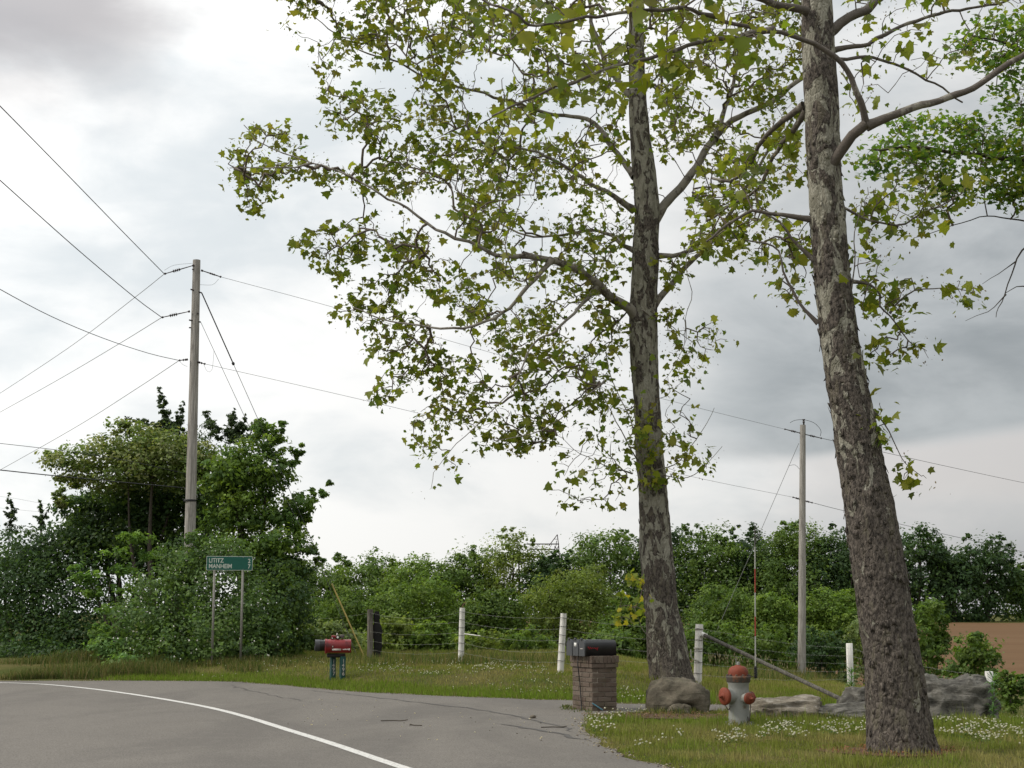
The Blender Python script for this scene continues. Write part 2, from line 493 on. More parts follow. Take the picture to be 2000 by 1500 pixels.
def stone(name, lo, hi, lichen, seed, band=0.0):
    m, t, b = material(name)
    g = t.mapping(t.new('ShaderNodeNewGeometry').outputs['Position'], (1, 1, 1), (seed, 0, 0))
    n1 = t.noise(g, 3.5, 7, 0.65, 0.4); n2 = t.noise(g, 22, 6, 0.7)
    n3 = t.noise(t.mapping(g, (1, 1, 4.0)), 4.0, 6, 0.65, 0.6)
    c = t.mix(t.smooth(n1, 0.34, 0.66), lo, hi)
    c = t.mix(t.math('MULTIPLY', t.smooth(n3, 0.50, 0.66), 0.55), c, lichen)
    c = t.mix(t.math('MULTIPLY', t.smooth(n2, 0.55, 0.75), 0.5), c, tuple(q * 0.4 for q in lo))
    t.l.new(c, b.inputs['Base Color']); b.inputs['Roughness'].default_value = 0.9
    b.inputs['Specular IOR Level'].default_value = 0.15
    bp = t.new('ShaderNodeBump'); bp.inputs['Strength'].default_value = 0.9; bp.inputs['Distance'].default_value = 0.03
    t.l.new(t.math('ADD', t.math('MULTIPLY', n2, 0.5), t.math('ADD', n1, n3)), bp.inputs['Height']); t.l.new(bp.outputs[0], b.inputs['Normal'])
    return m
M['rock_brown'] = stone('brown_boulder', (0.065, 0.057, 0.042), (0.150, 0.130, 0.097), (0.105, 0.10, 0.068), 0.0)
M['rock_grey'] = stone('grey_boulder', (0.045, 0.043, 0.038), (0.135, 0.128, 0.11), (0.24, 0.23, 0.205), 7.0)
M['rock_pale'] = stone('pale_ledge', (0.10, 0.085, 0.062), (0.22, 0.195, 0.155), (0.40, 0.375, 0.33), 13.0)

# ================================================================== THE SETTING
def axis(dense, far):
    return np.unique(np.concatenate(dense + far))
gx = axis([np.arange(-14, 18, 0.5)], [np.arange(-60, -14, 2.0), np.arange(18, 70, 2.0), np.array([-3000, -1200, -500, -250, -120, 90, 130, 250, 500, 1200, 3000])])
gy = axis([np.arange(8, 58, 0.5)], [np.arange(-20, 8, 4.0), np.arange(58, 230, 3.0), np.array([-600, -150, -50, 260, 320, 450, 700, 1200, 2500, 5000])])
def sheet(xs, ys, dz):
    X, Y = np.meshgrid(xs, ys, indexing='ij')
    V = np.stack([X, Y, h(X, Y) + dz], -1).reshape(-1, 3)
    i, j = np.meshgrid(np.arange(len(xs) - 1), np.arange(len(ys) - 1), indexing='ij')
    n = len(ys)
    q = np.stack([i * n + j, (i + 1) * n + j, (i + 1) * n + j + 1, i * n + j + 1], -1).reshape(-1, 4)
    return V, q
V, q = sheet(gx, gy, 0.0)
mk('ground', V, q, M['turf'], smooth=True, kind='structure', shift=False)

from mathutils.geometry import delaunay_2d_cdt
def in_poly(P, poly):
    P = np.asarray(P, float); poly = np.asarray(poly, float)
    x, y = P[:, 0], P[:, 1]
    ins = np.zeros(len(P), bool)
    j = len(poly) - 1
    for i in range(len(poly)):
        xi, yi = poly[i]; xj, yj = poly[j]
        c = ((yi > y) != (yj > y)) & (x < (xj - xi) * (y - yi) / (yj - yi + 1e-12) + xi)
        ins ^= c
        j = i
    return ins
def fill_poly(poly, step, dz):
    """closed outline -> sheet that follows the ground"""
    poly = np.asarray(poly, float)
    ring = []
    for a, b in zip(poly, np.roll(poly, -1, 0)):
        n = max(1, int(np.linalg.norm(b - a) / (step * 0.8)))
        for t in np.arange(n) / n: ring.append(a + (b - a) * t)
    ring = np.array(ring)
    lo, hi = poly.min(0), poly.max(0)
    X, Y = np.meshgrid(np.arange(lo[0], hi[0], step), np.arange(lo[1], hi[1], step))
    P = np.stack([X.ravel(), Y.ravel()], -1)
    P = P[in_poly(P, poly)]
    vs = [Vector(p) for p in np.vstack([ring, P])]
    n = len(ring)
    ov, oe, of, *_ = delaunay_2d_cdt(vs, [(i, (i + 1) % n) for i in range(n)], [], 0, 1e-5)
    ov = np.array([v[:] for v in ov])
    of = np.array([f[:] for f in of if len(f) == 3])
    cen = ov[of].mean(1)
    of = of[in_poly(cen, poly)]
    a, b, c = ov[of[:, 0]], ov[of[:, 1]], ov[of[:, 2]]
    flip = np.cross(b - a, c - a) < 0
    of[flip] = of[flip][:, ::-1]
    return np.column_stack([ov, h(ov[:, 0], ov[:, 1]) + dz]), of

def wobble(P, amp, step=0.25, seed=0.0):
    P = smooth_path(np.column_stack([P, np.zeros(len(P))]), step)[:, :2]
    T = unit(np.gradient(P, axis=0))
    N = np.column_stack([-T[:, 1], T[:, 0]])
    k = np.array([mnoise.fractal(Vector((p[0] * 1.3 + seed, p[1] * 1.3, 0.0)), 1.0, 2.0, 4) for p in P])
    return P + N * (k * amp)[:, None]
FAR_EDGE = [(-11.8, 35.4), (-7.7, 35.3), (-5.7, 34.3), (-3.0, 30.4), (0.0, 27.9), (1.05, 27.3), (2.26, 26.3), (5.0, 26.8), (8.0, 27.5), (14.0, 29.0)]
NEAR_EDGE = [(14.0, 25.6), (8.0, 24.9), (5.0, 24.6), (2.5, 24.5), (1.75, 24.0), (1.12, 23.0), (0.98, 20.6), (0.99, 19.1), (1.13, 17.2), (1.5, 15.6), (1.95, 14.6), (3.0, 12.0), (5.0, 8.0)]
ASPHALT = np.vstack([[(-70, 36.2), (-30, 36.2)], wobble(FAR_EDGE, 0.14, 0.3, 2.0), [(24, 32), (24, 28)], wobble(NEAR_EDGE, 0.10, 0.2, 8.0), [(9, 0), (9, -40), (-70, -40)]])
# fine sheet near the viewer, coarse elsewhere is not needed: the road is flat there
V, q = fill_poly(ASPHALT, 0.9, 0.014)
road = mk('road', V, q, M['asphalt'], smooth=True, kind='structure', shift=False)

# painted edge line
LINE = smooth_path(np.array([(-30, 35.0, 0), (-16, 35.0, 0), (-11.5, 34.5, 0), (-8.8, 32.0, 0), (-5.1, 25.7, 0), (-2.6, 19.6, 0), (-0.9, 15.0, 0), (1.6, 8.5, 0), (3.8, 3.0, 0)], float), 0.2)
T = unit(np.gradient(LINE, axis=0)); N = np.column_stack([-T[:, 1], T[:, 0], np.zeros(len(T))])
jl = np.array([mnoise.noise(Vector((i * 0.35, 1.0, 0))) for i in range(len(LINE))]) * 0.007
jr = np.array([mnoise.noise(Vector((i * 0.35, 9.0, 0))) for i in range(len(LINE))]) * 0.007
A, B = LINE + N * (0.065 + jl)[:, None], LINE - N * (0.065 + jr)[:, None]
A[:, 2] = B[:, 2] = 0.018
i = np.arange(len(LINE) - 1); n = len(LINE)
mk('road_marking', np.vstack([A, B]), np.stack([i, i + n, i + n + 1, i + 1], -1)[:, ::-1], M['paint'], kind='structure', shift=False)
# tar seams running across the pull-off
def ribbon(P, wid, dz):
    P = smooth_path(np.column_stack([np.asarray(P, float), np.zeros(len(P))]), 0.15)
    T = unit(np.gradient(P, axis=0)); N = np.column_stack([-T[:, 1], T[:, 0], np.zeros(len(T))])
    k = np.array([mnoise.fractal(Vector((p[0] * 2, p[1] * 2, 3.0)), 1.0, 2.0, 4) for p in P])
    wv = wid * (0.75 + 0.9 * np.abs(k)) * np.minimum(1, np.minimum(np.arange(len(P)), np.arange(len(P))[::-1]) / 6.0 + 0.08)
    P = P + N * (k * 0.10)[:, None]
    A, B = P + N * wv[:, None], P - N * wv[:, None]
    A[:, 2] = h(A[:, 0], A[:, 1]) + dz; B[:, 2] = h(B[:, 0], B[:, 1]) + dz
    i = np.arange(len(P) - 1); n = len(P)
    return np.vstack([A, B]), np.stack([i + n, i, i + 1, i + n + 1], -1)
for pl, wd in (([(-6.0, 33.4), (-5.0, 30.4), (-3.4, 26.6)], 0.012), ([(-4.2, 31.2), (-2.4, 28.2), (-0.5, 24.6), (0.55, 21.4), (0.8, 20.0)], 0.022), ([(-0.2, 21.6), (0.45, 20.2), (0.95, 18.6)], 0.035)):
    V, q = ribbon(pl, wd, 0.019)
    mk('road_seam', V, q, M['tar'], parent=road)

# tilled field beyond the hedgerow
V, q = sheet(np.arange(-6, 130, 4.0), np.arange(77, 209, 3.0), 0.05)
mk('field', V, q, M['soil'], smooth=True, kind='structure', shift=False)

# ------------------------------------------------------------------ scattered leaves and blades
def rand_unit(n):
    v = rng.normal(size=(n, 3))
    return unit(v)
def leaf_quads(C, Nrm, size, aspect=0.6, down=0.3):
    """rhombic folded leaves; C centres, Nrm normals, size lengths"""
    n = len(C)
    t = rand_unit(n); t[:, 2] -= down
    t = unit(t - Nrm * (t * Nrm).sum(1)[:, None])
    s = np.cross(Nrm, t)
    L = np.asarray(size)[:, None]; Wd = L * aspect
    fold = Nrm * L * 0.12
    V = np.stack([C - t * L * 0.5, C + s * Wd * 0.5 + fold, C + t * L * 0.5, C - s * Wd * 0.5 + fold], 1).reshape(-1, 3)
    return V, np.arange(4 * n).reshape(n, 4)
def blob_leaves(blobs, n, size, pal, out=0.5, up=0.5, clump=(0.16, 0.30), per=26, aspect=0.6, seed=0, shell=0.45, down=0.3):
    """blobs: (px, py, rx, ry, D, depth radius m): uneven clumps of leaves through each ellipsoid"""
    vol = np.array([(b[2] * b[3] * (b[4] / 50.0) ** 2) ** 0.8 for b in blobs]); vol = vol / vol.sum()
    Cs, Ns, Ss, Ks = [], [], [], []
    pal = np.asarray(pal, float)
    for b, f in zip(blobs, vol):
        c = at(b[0], b[1], b[4]); k = 1.0 / ppm(b[4])
        rad = np.array([b[2] * k, b[5], b[3] * k])
        nc = max(3, int(n * f / per))
        d = rand_unit(nc)
        rr = (rng.random(nc) ** shell)[:, None]
        cc = c + d * rad * rr
        cr = rng.uniform(clump[0], clump[1], nc) * rad.mean()
        m = int(n * f / nc) + 1
        off = rng.normal(size=(nc, m, 3)) * 0.55
        P = cc[:, None, :] + off * cr[:, None, None] * np.array([1.15, 1.15, 0.75])
        nn = unit(d[:, None, :] * out + np.array([0, 0, up]) + rng.normal(size=(nc, m, 3)) * 0.55 + unit(off) * 0.35)
        base = pal[rng.integers(0, len(pal), nc)] * rng.uniform(0.75, 1.25, (nc, 1))
        cl = base[:, None, :] * rng.uniform(0.72, 1.30, (nc, m, 1))
        Cs.append(P.reshape(-1, 3)); Ns.append(nn.reshape(-1, 3)); Ks.append(cl.reshape(-1, 3))
        Ss.append(size * rng.uniform(0.6, 1.35, nc * m))
    C, Nn, K, Sz = np.vstack(Cs), np.vstack(Ns), np.vstack(Ks), np.concatenate(Ss)
    keep = C[:, 2] > h(C[:, 0], C[:, 1]) + 0.02
    C, Nn, K, Sz = C[keep], Nn[keep], K[keep], Sz[keep]
    V, q = leaf_quads(C, Nn, Sz, aspect, down)
    return V, q, np.repeat(K, 4, 0)
def simple_trunk(mb, base, tops, r0):
    base = np.asarray(base, float)
    for k, tp in enumerate(tops):
        tp = np.asarray(tp, float)
        mid = base * 0.45 + tp * 0.55 + np.array([rng.normal() * 0.15, rng.normal() * 0.15, 0.0])
        low = base * 0.8 + tp * 0.2; low[:2] = base[:2] * 0.93 + tp[:2] * 0.07
        P = smooth_path([base, low, mid, tp], 0.5)
        t = np.linspace(0, 1, len(P))
        mb.tube(P, r0 * (1.0 if k == 0 else 0.75) * (1 - 0.85 * t), 6, caps=False)
def tree(name, label, cat, blobs, n, size, pal, trunk_px=None, r0=0.12, group=None, crown='crown', mat='foliage', limbs=5, **kw):
    big = max(blobs, key=lambda b: b[2] * b[3])
    D = big[4]
    bx = at(trunk_px if trunk_px is not None else big[0], 1250, D)[0]
    base = np.array([bx, D, hz(bx, D) - 0.05])
    root = empty(name, base, label, cat, group)
    V, q, K = blob_leaves(blobs, n, size, pal, **kw)
    mk(crown, V, q, M[mat], root, cols=K)
    mb = MB()
    bl = sorted(blobs, key=lambda b: -b[2] * b[3])[:limbs]
    simple_trunk(mb, base, [at(b[0], b[1] - b[3] * 0.4, b[4]) for b in bl], r0)
    mb.build('trunk', M['wood_dark'], root)
    return root

G_DARK = [(0.030, 0.058, 0.020), (0.038, 0.068, 0.020), (0.026, 0.048, 0.020)]
G_MID = [(0.060, 0.098, 0.020), (0.072, 0.108, 0.022), (0.050, 0.085, 0.020)]
G_BRIGHT = [(0.076, 0.122, 0.021), (0.090, 0.132, 0.024), (0.064, 0.106, 0.021)]
G_PALE = [(0.115, 0.150, 0.055), (0.095, 0.130, 0.045), (0.130, 0.160, 0.060)]
G_OLIVE = [(0.092, 0.126, 0.027), (0.106, 0.134, 0.030), (0.076, 0.108, 0.024)]

# ================================================================== TREES AND BUSHES
# ---- hedgerow across the valley: one tree each; (px, top row, half width, D, palette, leaves, label)
def round_blobs(px, top, hw, D, bottom, k):
    r = np.random.default_rng(int(px * 7 + top))
    H = bottom - top
    B = [(px, top + H * 0.56, hw * 1.12, H * 0.53, D, 0.9 * hw / ppm(D)), (px, top + H * 0.30, hw * 0.75, H * 0.28, D, 0.6 * hw / ppm(D))]
    B.append((px, bottom - H * 0.10, hw * 1.25, H * 0.14, D - 0.5, 0.6 * hw / ppm(D)))
    for i in range(k):
        a = i / k * 2 * math.pi + r.uniform(-0.3, 0.3)
        B.append((px + math.cos(a) * hw * r.uniform(0.4, 0.75), top + H * (0.40 - 0.22 * math.sin(a)) , hw * r.uniform(0.36, 0.56), H * r.uniform(0.15, 0.26), D + r.uniform(-1, 1), hw * 0.4 / ppm(D)))
    for i in range(max(3, k // 2)):        # topmost sprigs that fray the outline
        B.append((px + r.uniform(-0.7, 0.7) * hw, top + H * r.uniform(0.02, 0.12), hw * r.uniform(0.10, 0.2), H * r.uniform(0.05, 0.10), D + r.uniform(-1, 1), hw * 0.15 / ppm(D)))
    return B
def spire(x0, y0, x1, y1, wd, D, n=7):
    return [(x0 + (x1 - x0) * t, y0 + (y1 - y0) * t, wd * (0.22 + 0.78 * t), wd * (0.3 + 0.5 * t) + abs(y1 - y0) / n * 0.5, D, wd * (0.2 + 0.6 * t) / ppm(D)) for t in np.linspace(0, 1, n)]
back_row = [
    (618, 1116, 70, 84, G_MID, 'mid-green tree whose crown meets the left thicket behind the red mailbox'),
    (722, 1098, 80, 82, G_MID, 'rounded tree on the skyline above the leaning yellow guard rod'),
    (822, 1102, 75, 80, G_BRIGHT, 'low bright tree on the skyline left of the second fence post'),
    (915, 1090, 68, 79, G_MID, 'tree on the skyline right above the fence post with a curled wire'),
    (1003, 1047, 58, 78, G_OLIVE, 'airy tall tree with see-through top left of the far pylon'),
    (1078, 1094, 46, 77, G_DARK, 'dark rounded tree standing before the far pylon'),
    (1178, 1050, 82, 77, G_MID, 'broad skyline tree just left of the mottled middle trunk'),
    (1300, 1044, 78, 78, G_DARK, 'dark skyline tree right behind the mottled middle trunk'),
    (1392, 1050, 70, 77, G_MID, 'skyline tree right of the mottled middle trunk'),
    (1478, 1052, 62, 78, G_DARK, 'dark skyline tree behind the tip of the red and white rod'),
    (1552, 1030, 72, 76, G_MID, 'tallest hedgerow tree, behind the farther utility pole'),
    (1640, 1050, 62, 76, G_DARK, 'dark hedgerow tree between the farther pole and the leaning trunk'),
]
for px, top, hw, D, pal, lab in back_row:
    top -= 16; hw *= 1.15
    airy = px == 1003
    tree('hedgerow_tree', lab, 'tree', round_blobs(px, top, hw, D, 1275, 9), 17000 if not airy else 9000, 0.15, pal, r0=0.16, group='trees of the hedgerow skyline', out=0.75, up=0.35, clump=(0.16, 0.34), shell=0.42, per=34)
front_row = [
    (690, 1152, 85, 68, G_MID, 'green bushy tree just behind the leaning yellow guard rod'),
    (828, 1128, 105, 67, G_BRIGHT, 'wide yellow-green tree behind the gap between grey and white fence posts'),
    (965, 1150, 75, 66, G_MID, 'green bushy tree right of the post with a curled wire'),
    (1120, 1108, 92, 66, G_OLIVE, 'olive-green round tree behind the brick mailbox pillar'),
    (1232, 1165, 55, 64, G_MID, 'small dark-green tree left beside the mottled middle trunk'),
    (1420, 1148, 85, 64, G_MID, 'green bushy tree behind the fire hydrant'),
    (1508, 1160, 65, 63, G_BRIGHT, 'light-green shrub tree left of the farther utility pole'),
    (1622, 1148, 68, 62, G_BRIGHT, 'light-green shrub tree right of the farther utility pole'),
]
for px, top, hw, D, pal, lab in front_row:
    tree('hedgerow_tree', lab, 'tree', round_blobs(px, top, hw, D, 1300, 9), 16000, 0.125, pal, r0=0.12, group='front trees of the hedgerow', out=0.45, up=0.5, clump=(0.16, 0.34), shell=0.42, per=34)
far_row = [
    (1680, 1085, 70, 214, G_MID, 'far tree left of the leaning trunk beyond the brown field'),
    (1795, 1022, 72, 212, G_DARK, 'tallest dark far tree right of the leaning trunk'),
    (1865, 1075, 62, 213, G_DARK, 'dark far tree at the field edge, second right of the leaning trunk'),
    (1930, 1048, 66, 215, G_DARK, 'far tree with thin leafy top at the right end of the field'),
    (2010, 1098, 62, 218, G_MID, 'far tree cut off by the right picture edge'),
    (2110, 1080, 80, 216, G_MID, 'far tree outside the right picture edge'),
]
for px, top, hw, D, pal, lab in far_row[:-1]:
    tree('far_tree', lab, 'tree', round_blobs(px, top, hw, D, 1222, 9), 8000, 0.50, pal, r0=0.4, group='dark trees beyond the brown field', out=0.75, up=0.35, clump=(0.16, 0.34), shell=0.42, per=34)
# ---- bushes along the fence
bushes = [
    (640, 1212, 72, 49, 1292, G_PALE, 1700, 'pale grey-green soft bush behind the red mailbox'),
    (585, 1225, 40, 48, 1295, G_MID, 800, 'small green bush between the left thicket and the pale bush'),
    (765, 1205, 60, 52, 1292, G_OLIVE, 1600, 'olive bush behind the black upright slab'),
    (850, 1215, 58, 52, 1294, G_BRIGHT, 1500, 'bright bush left of the second fence post'),
    (940, 1232, 52, 51, 1298, G_OLIVE, 1300, 'low olive bush right of the second fence post'),
    (1035, 1228, 55, 51, 1300, G_MID, 1400, 'green bush left of the leaning white post'),
    (1190, 1222, 60, 50, 1302, G_MID, 1500, 'dark-green bush behind the black mailboxes'),
    (1395, 1212, 62, 52, 1312, G_MID, 1500, 'green bush behind the diagonal fence brace'),
    (1480, 1218, 55, 54, 1316, G_MID, 1300, 'green bush behind the hydrant rod foot'),
    (1600, 1225, 62, 56, 1322, G_DARK, 1400, 'dark bush between the farther pole and the low white post'),
    (1690, 1205, 60, 56, 1328, G_PALE, 1300, 'pale bush half hidden behind the leaning trunk'),
    (1815, 1172, 48, 50, 1335, G_MID, 1800, 'tall dark-green bush right of the leaning trunk'),
    (1908, 1240, 52, 47, 1362, G_MID, 1500, 'loose bush before the brown field on the right'),
    (1975, 1310, 40, 45, 1378, G_MID, 700, 'low bush at the right edge before the brown field'),
]
for px, top, hw, D, bot, pal, n, lab in bushes:
    tree('bush', lab, 'bush', round_blobs(px, top, hw, D, bot + 14, 8), n * 3, 0.13, pal, r0=0.04, group='bushes along the wire fence', out=0.7, up=0.4, clump=(0.18, 0.36), shell=0.42, per=32)

# ---- thicket on the left
thicket = 'trees and shrubs of the left thicket'
G_CEDAR = [(0.034, 0.056, 0.024), (0.042, 0.062, 0.026), (0.030, 0.046, 0.022)]
tree('cedar_tree', 'dark ragged cedar rising highest behind the nearer utility pole', 'tree',
     [*spire(310, 766, 330, 838, 22, 48, 14), *spire(246, 817, 312, 830, 11, 48, 14), *spire(358, 788, 346, 838, 15, 48, 11), *spire(456, 804, 450, 850, 17, 48, 10), *spire(502, 828, 450, 850, 14, 48, 12), *spire(403, 812, 425, 848, 15, 48, 9), *spire(480, 815, 460, 850, 14, 48, 9), (325, 835, 24, 16, 48, 0.4), (430, 840, 38, 20, 48, 0.6), (470, 855, 34, 30, 48, 0.7), (330, 850, 50, 25, 48, 0.8),
      (455, 812, 12, 12, 48, 0.2), (405, 812, 10, 12, 48, 0.2), (500, 840, 12, 8, 48, 0.2),
      (340, 870, 60, 40, 48.5, 0.9), (420, 890, 70, 45, 48.5, 1.0), (300, 985, 120, 60, 48.5, 1.1), (420, 1010, 120, 70, 48.5, 1.1), (480, 960, 60, 60, 48.5, 0.9)],
     15000, 0.12, G_CEDAR, trunk_px=335, r0=0.22, group=thicket, out=0.5, up=0.3, clump=(0.20, 0.36), aspect=0.35, per=40)
tree('flowering_tree', 'pale creamy-green spreading tree left of the nearer utility pole', 'tree',
     [(285, 865, 80, 34, 45, 1.4), (215, 890, 75, 36, 45, 1.4), (140, 905, 52, 26, 44.5, 1.1), (95, 888, 22, 8, 44.5, 0.5), (330, 885, 60, 45, 45, 1.2), (250, 930, 105, 30, 45, 1.5), (150, 940, 45, 16, 45, 0.8), (360, 925, 60, 34, 44.6, 1.0), (395, 895, 40, 34, 44.8, 0.8), (250, 836, 44, 14, 45, 0.6), (300, 905, 110, 40, 44.6, 1.3), (120, 975, 16, 20, 45.5, 0.4)],
     16000, 0.125, [(0.105, 0.130, 0.042), (0.085, 0.118, 0.032), (0.135, 0.148, 0.062), (0.070, 0.105, 0.028)], trunk_px=300, r0=0.13, limbs=2, group=thicket, out=0.3, up=0.9, clump=(0.18, 0.32), per=30)
tree('broadleaf_tree', 'bright-green straggly tree right of the nearer utility pole', 'tree',
     [(505, 838, 14, 30, 44, 0.4), (535, 862, 26, 36, 44, 0.6), (548, 832, 7, 18, 44, 0.2), (575, 884, 20, 8, 44, 0.3), (590, 870, 9, 4, 44, 0.2), (560, 905, 24, 12, 44, 0.5), (480, 900, 50, 42, 44, 1.0), (440, 940, 62, 46, 44, 1.1), (525, 930, 48, 36, 44, 0.9),
      (585, 985, 40, 20, 44, 0.7), (622, 962, 20, 9, 44, 0.3), (640, 945, 8, 7, 44, 0.15), (545, 1015, 56, 30, 44, 0.9), (595, 1010, 18, 14, 44, 0.3), (470, 1000, 80, 50, 44, 1.2), (560, 1058, 52, 26, 43.5, 0.9), (598, 1078, 30, 10, 43.5, 0.5), (625, 1096, 14, 8, 43.5, 0.2), (500, 1075, 80, 45, 43.5, 1.1)],
     17000, 0.135, [(0.075, 0.120, 0.022), (0.095, 0.140, 0.024), (0.055, 0.095, 0.022), (0.060, 0.105, 0.030)], trunk_px=470, r0=0.15, group=thicket, out=0.35, up=0.6, clump=(0.18, 0.34), per=30)
tree('dense_tree', 'dense dark-green tree filling the thicket under the pale crown', 'tree',
     [(210, 1015, 95, 55, 47, 1.3), (300, 1010, 90, 60, 47, 1.3), (150, 1045, 60, 30, 46, 1.0), (225, 1070, 120, 50, 46, 1.4), (330, 1080, 90, 60, 46, 1.2), (250, 968, 90, 34, 46.3, 1.0), (345, 970, 70, 44, 46.3, 1.0), (415, 985, 60, 50, 46.3, 1.0), (150, 985, 44, 26, 46.5, 0.7)],
     24000, 0.13, G_DARK + G_MID[:1], trunk_px=240, r0=0.15, group=thicket, clump=(0.18, 0.36), shell=0.4)
tree('dense_tree', 'very dark dense shrub mass at the left picture edge', 'tree',
     [(45, 1095, 100, 60, 46, 1.4), (110, 1080, 80, 50, 46, 1.3), (40, 1170, 110, 90, 45, 1.5), (150, 1180, 110, 100, 45, 1.5), (60, 1260, 110, 60, 44, 1.4), (170, 1265, 110, 50, 43.5, 1.4), (-60, 1180, 90, 110, 46, 1.4), (50, 1292, 120, 34, 42.5, 1.2), (190, 1295, 120, 30, 41.5, 1.2)],
     30000, 0.12, G_DARK, trunk_px=80, r0=0.12, group=thicket, clump=(0.16, 0.34), shell=0.4)
tree('honeysuckle_bush', 'big green bush dotted with white blossoms behind the distance sign', 'bush',
     [(365, 1095, 60, 50, 41, 1.1), (440, 1090, 60, 45, 41, 1.0), (330, 1160, 85, 60, 40.5, 1.3), (430, 1165, 95, 70, 40.5, 1.3), (290, 1220, 90, 55, 40, 1.3), (390, 1235, 110, 60, 39.5, 1.4), (490, 1215, 70, 65, 40, 1.2), (340, 1280, 120, 35, 39, 1.2), (460, 1275, 80, 30, 39, 1.0), (380, 1050, 20, 16, 41, 0.4)],
     27000, 0.10, [(0.048, 0.085, 0.024), (0.060, 0.100, 0.026), (0.040, 0.072, 0.024), (0.070, 0.112, 0.030)], trunk_px=390, r0=0.06, group=thicket, clump=(0.15, 0.30), per=30, shell=0.42)
tree('leafy_shrub', 'dark-green shrub at the right foot of the thicket', 'bush',
     [(540, 1130, 60, 40, 43, 1.0), (560, 1180, 55, 55, 42, 1.0), (520, 1240, 60, 55, 41, 1.1), (555, 1110, 60, 25, 43.5, 0.8), (575, 1240, 26, 46, 42, 0.6)],
     13000, 0.11, G_DARK + G_MID, trunk_px=540, r0=0.06, group=thicket, clump=(0.16, 0.34), shell=0.4)
# sprays of compound leaves, paler than the mass behind
tree('sumac_shrub', 'light-green shrub with feathery sprays inside the dark thicket left of the pole', 'bush',
     [(265, 1050, 34, 9, 42.5, 0.5), (230, 1078, 30, 9, 42.5, 0.5), (170, 1130, 36, 11, 42.5, 0.6), (240, 1112, 34, 10, 42.5, 0.6), (185, 1158, 32, 10, 42.5, 0.5), (245, 1150, 26, 9, 42.5, 0.4), (150, 1108, 16, 6, 42.5, 0.3), (290, 1085, 24, 10, 42.5, 0.4), (215, 1190, 24, 9, 42, 0.4)],
     2300, 0.14, [(0.085, 0.15, 0.035), (0.10, 0.165, 0.035), (0.07, 0.13, 0.035)], trunk_px=225, r0=0.05, group=thicket, out=0.1, up=1.1, clump=(0.2, 0.4), aspect=0.4)
tree('leafy_shrub', 'low fresh-green shrub at the thicket foot left of the blossoming bush', 'bush',
     [(215, 1275, 45, 40, 39, 0.7), (250, 1300, 50, 20, 38, 0.7), (200, 1235, 24, 20, 39.5, 0.4)],
     4200, 0.10, [(0.065, 0.12, 0.035), (0.08, 0.13, 0.03)], r0=0.03, group=thicket, clump=(0.14, 0.28))
for px, top, lab in ((18, 968, 'thin spire of a young cedar at the far left edge'), (78, 978, 'small spindly young cedar with bare stem beside the spire')):
    k = 1 if px == 18 else 0
    tree('young_cedar', lab, 'tree', [*spire(px, top, px + 4, top + 52, 8 + 4 * k, 60, 9), *spire(px - 12, top + 30, px + 2, top + 36, 4, 60, 5), *spire(px + 17, top + 18 + 8 * k, px + 4, top + 36, 4, 60, 5), (px + 5, top + 66 * (0.5 + 0.5 * k), 18 * (0.4 + 0.6 * k), 16, 60, 0.4)],
         700, 0.16, G_CEDAR, trunk_px=px + 4, r0=0.06, group='young cedars at the far left', clump=(0.2, 0.4), aspect=0.35)
# blossoms of the honeysuckle
bush = [o for o in bpy.data.objects if o.name == 'honeysuckle_bush'][0]
crown = [o for o in bush.children if o.name.startswith('crown')][0]
co = np.empty(len(crown.data.vertices) * 3); crown.data.vertices.foreach_get('co', co); co = co.reshape(-1, 3)[::4] + np.array(crown['_w'])
k = co[:, 1] < 40.6
co = co[k]; co = co[rng.choice(len(co), 380, replace=False)] + rng.normal(size=(380, 3)) * 0.03 + np.array([0, -0.05, 0.02])
mb = MB()
tet = np.array([[1, 0, 0], [-0.5, 0.87, 0], [-0.5, -0.87, 0], [0, 0, 1.1], [0, 0, -0.9]]); tf = np.array([[0, 1, 3], [1, 2, 3], [2, 0, 3], [1, 0, 4], [2, 1, 4], [0, 2, 4]])
for c in co: mb.add(tet * rng.uniform(0.016, 0.034) + c, tf)
mb.build('blossoms', M['petal'], bush, kind='stuff')

# ================================================================== THE SYCAMORES
def trunk_mesh(path, rad, bark, parent, n=56, flare=0.0, rough=0.02, seed=0.0, step=0.08):
    """path: points with radius; dense rings with bulges, flare and plates of bark"""
    PR = smooth_path(np.column_stack([path, rad]), step)
    V, q = sweep(PR[:, :3], PR[:, 3], n)
    m = len(PR)
    V = V.reshape(m, n, 3); C = PR[:, None, :3]
    d = V - C
    z0 = PR[0, 2]
    out = np.empty((m, n))
    for i in range(m):
        for j in range(n):
            p = V[i, j]
            a = mnoise.fractal(Vector((p[0] * 1.4 + seed, p[1] * 1.4, p[2] * 0.8)), 1.0, 2.0, 3)
            pl = mnoise.ridged_multi_fractal(Vector((p[0] * 7 + seed, p[1] * 7, p[2] * 2.6)), 0.9, 2.1, 4, 1.0, 2.0) - 1.0
            b = mnoise.fractal(Vector((p[0] * 12, p[1] * 12, p[2] * 7 + seed)), 1.0, 2.0, 3)
            zz = p[2] - z0
            fl = flare * math.exp(-max(zz, 0) / 0.28) * (1.0 + 0.7 * math.sin(j / n * 2 * math.pi * 5 + seed) )
            low = 1.0 - 0.75 * min(1.0, max(0.0, (zz - 3.0) / 6.0))
            out[i, j] = 1.0 + 0.10 * a + (rough * low * (1.0 * b + 0.5 * pl)) / max(PR[i, 3], 0.05) + fl
    V = C + d * out[:, :, None]
    return mk('trunk', V.reshape(-1, 3), q, bark, parent, smooth=True), V, PR
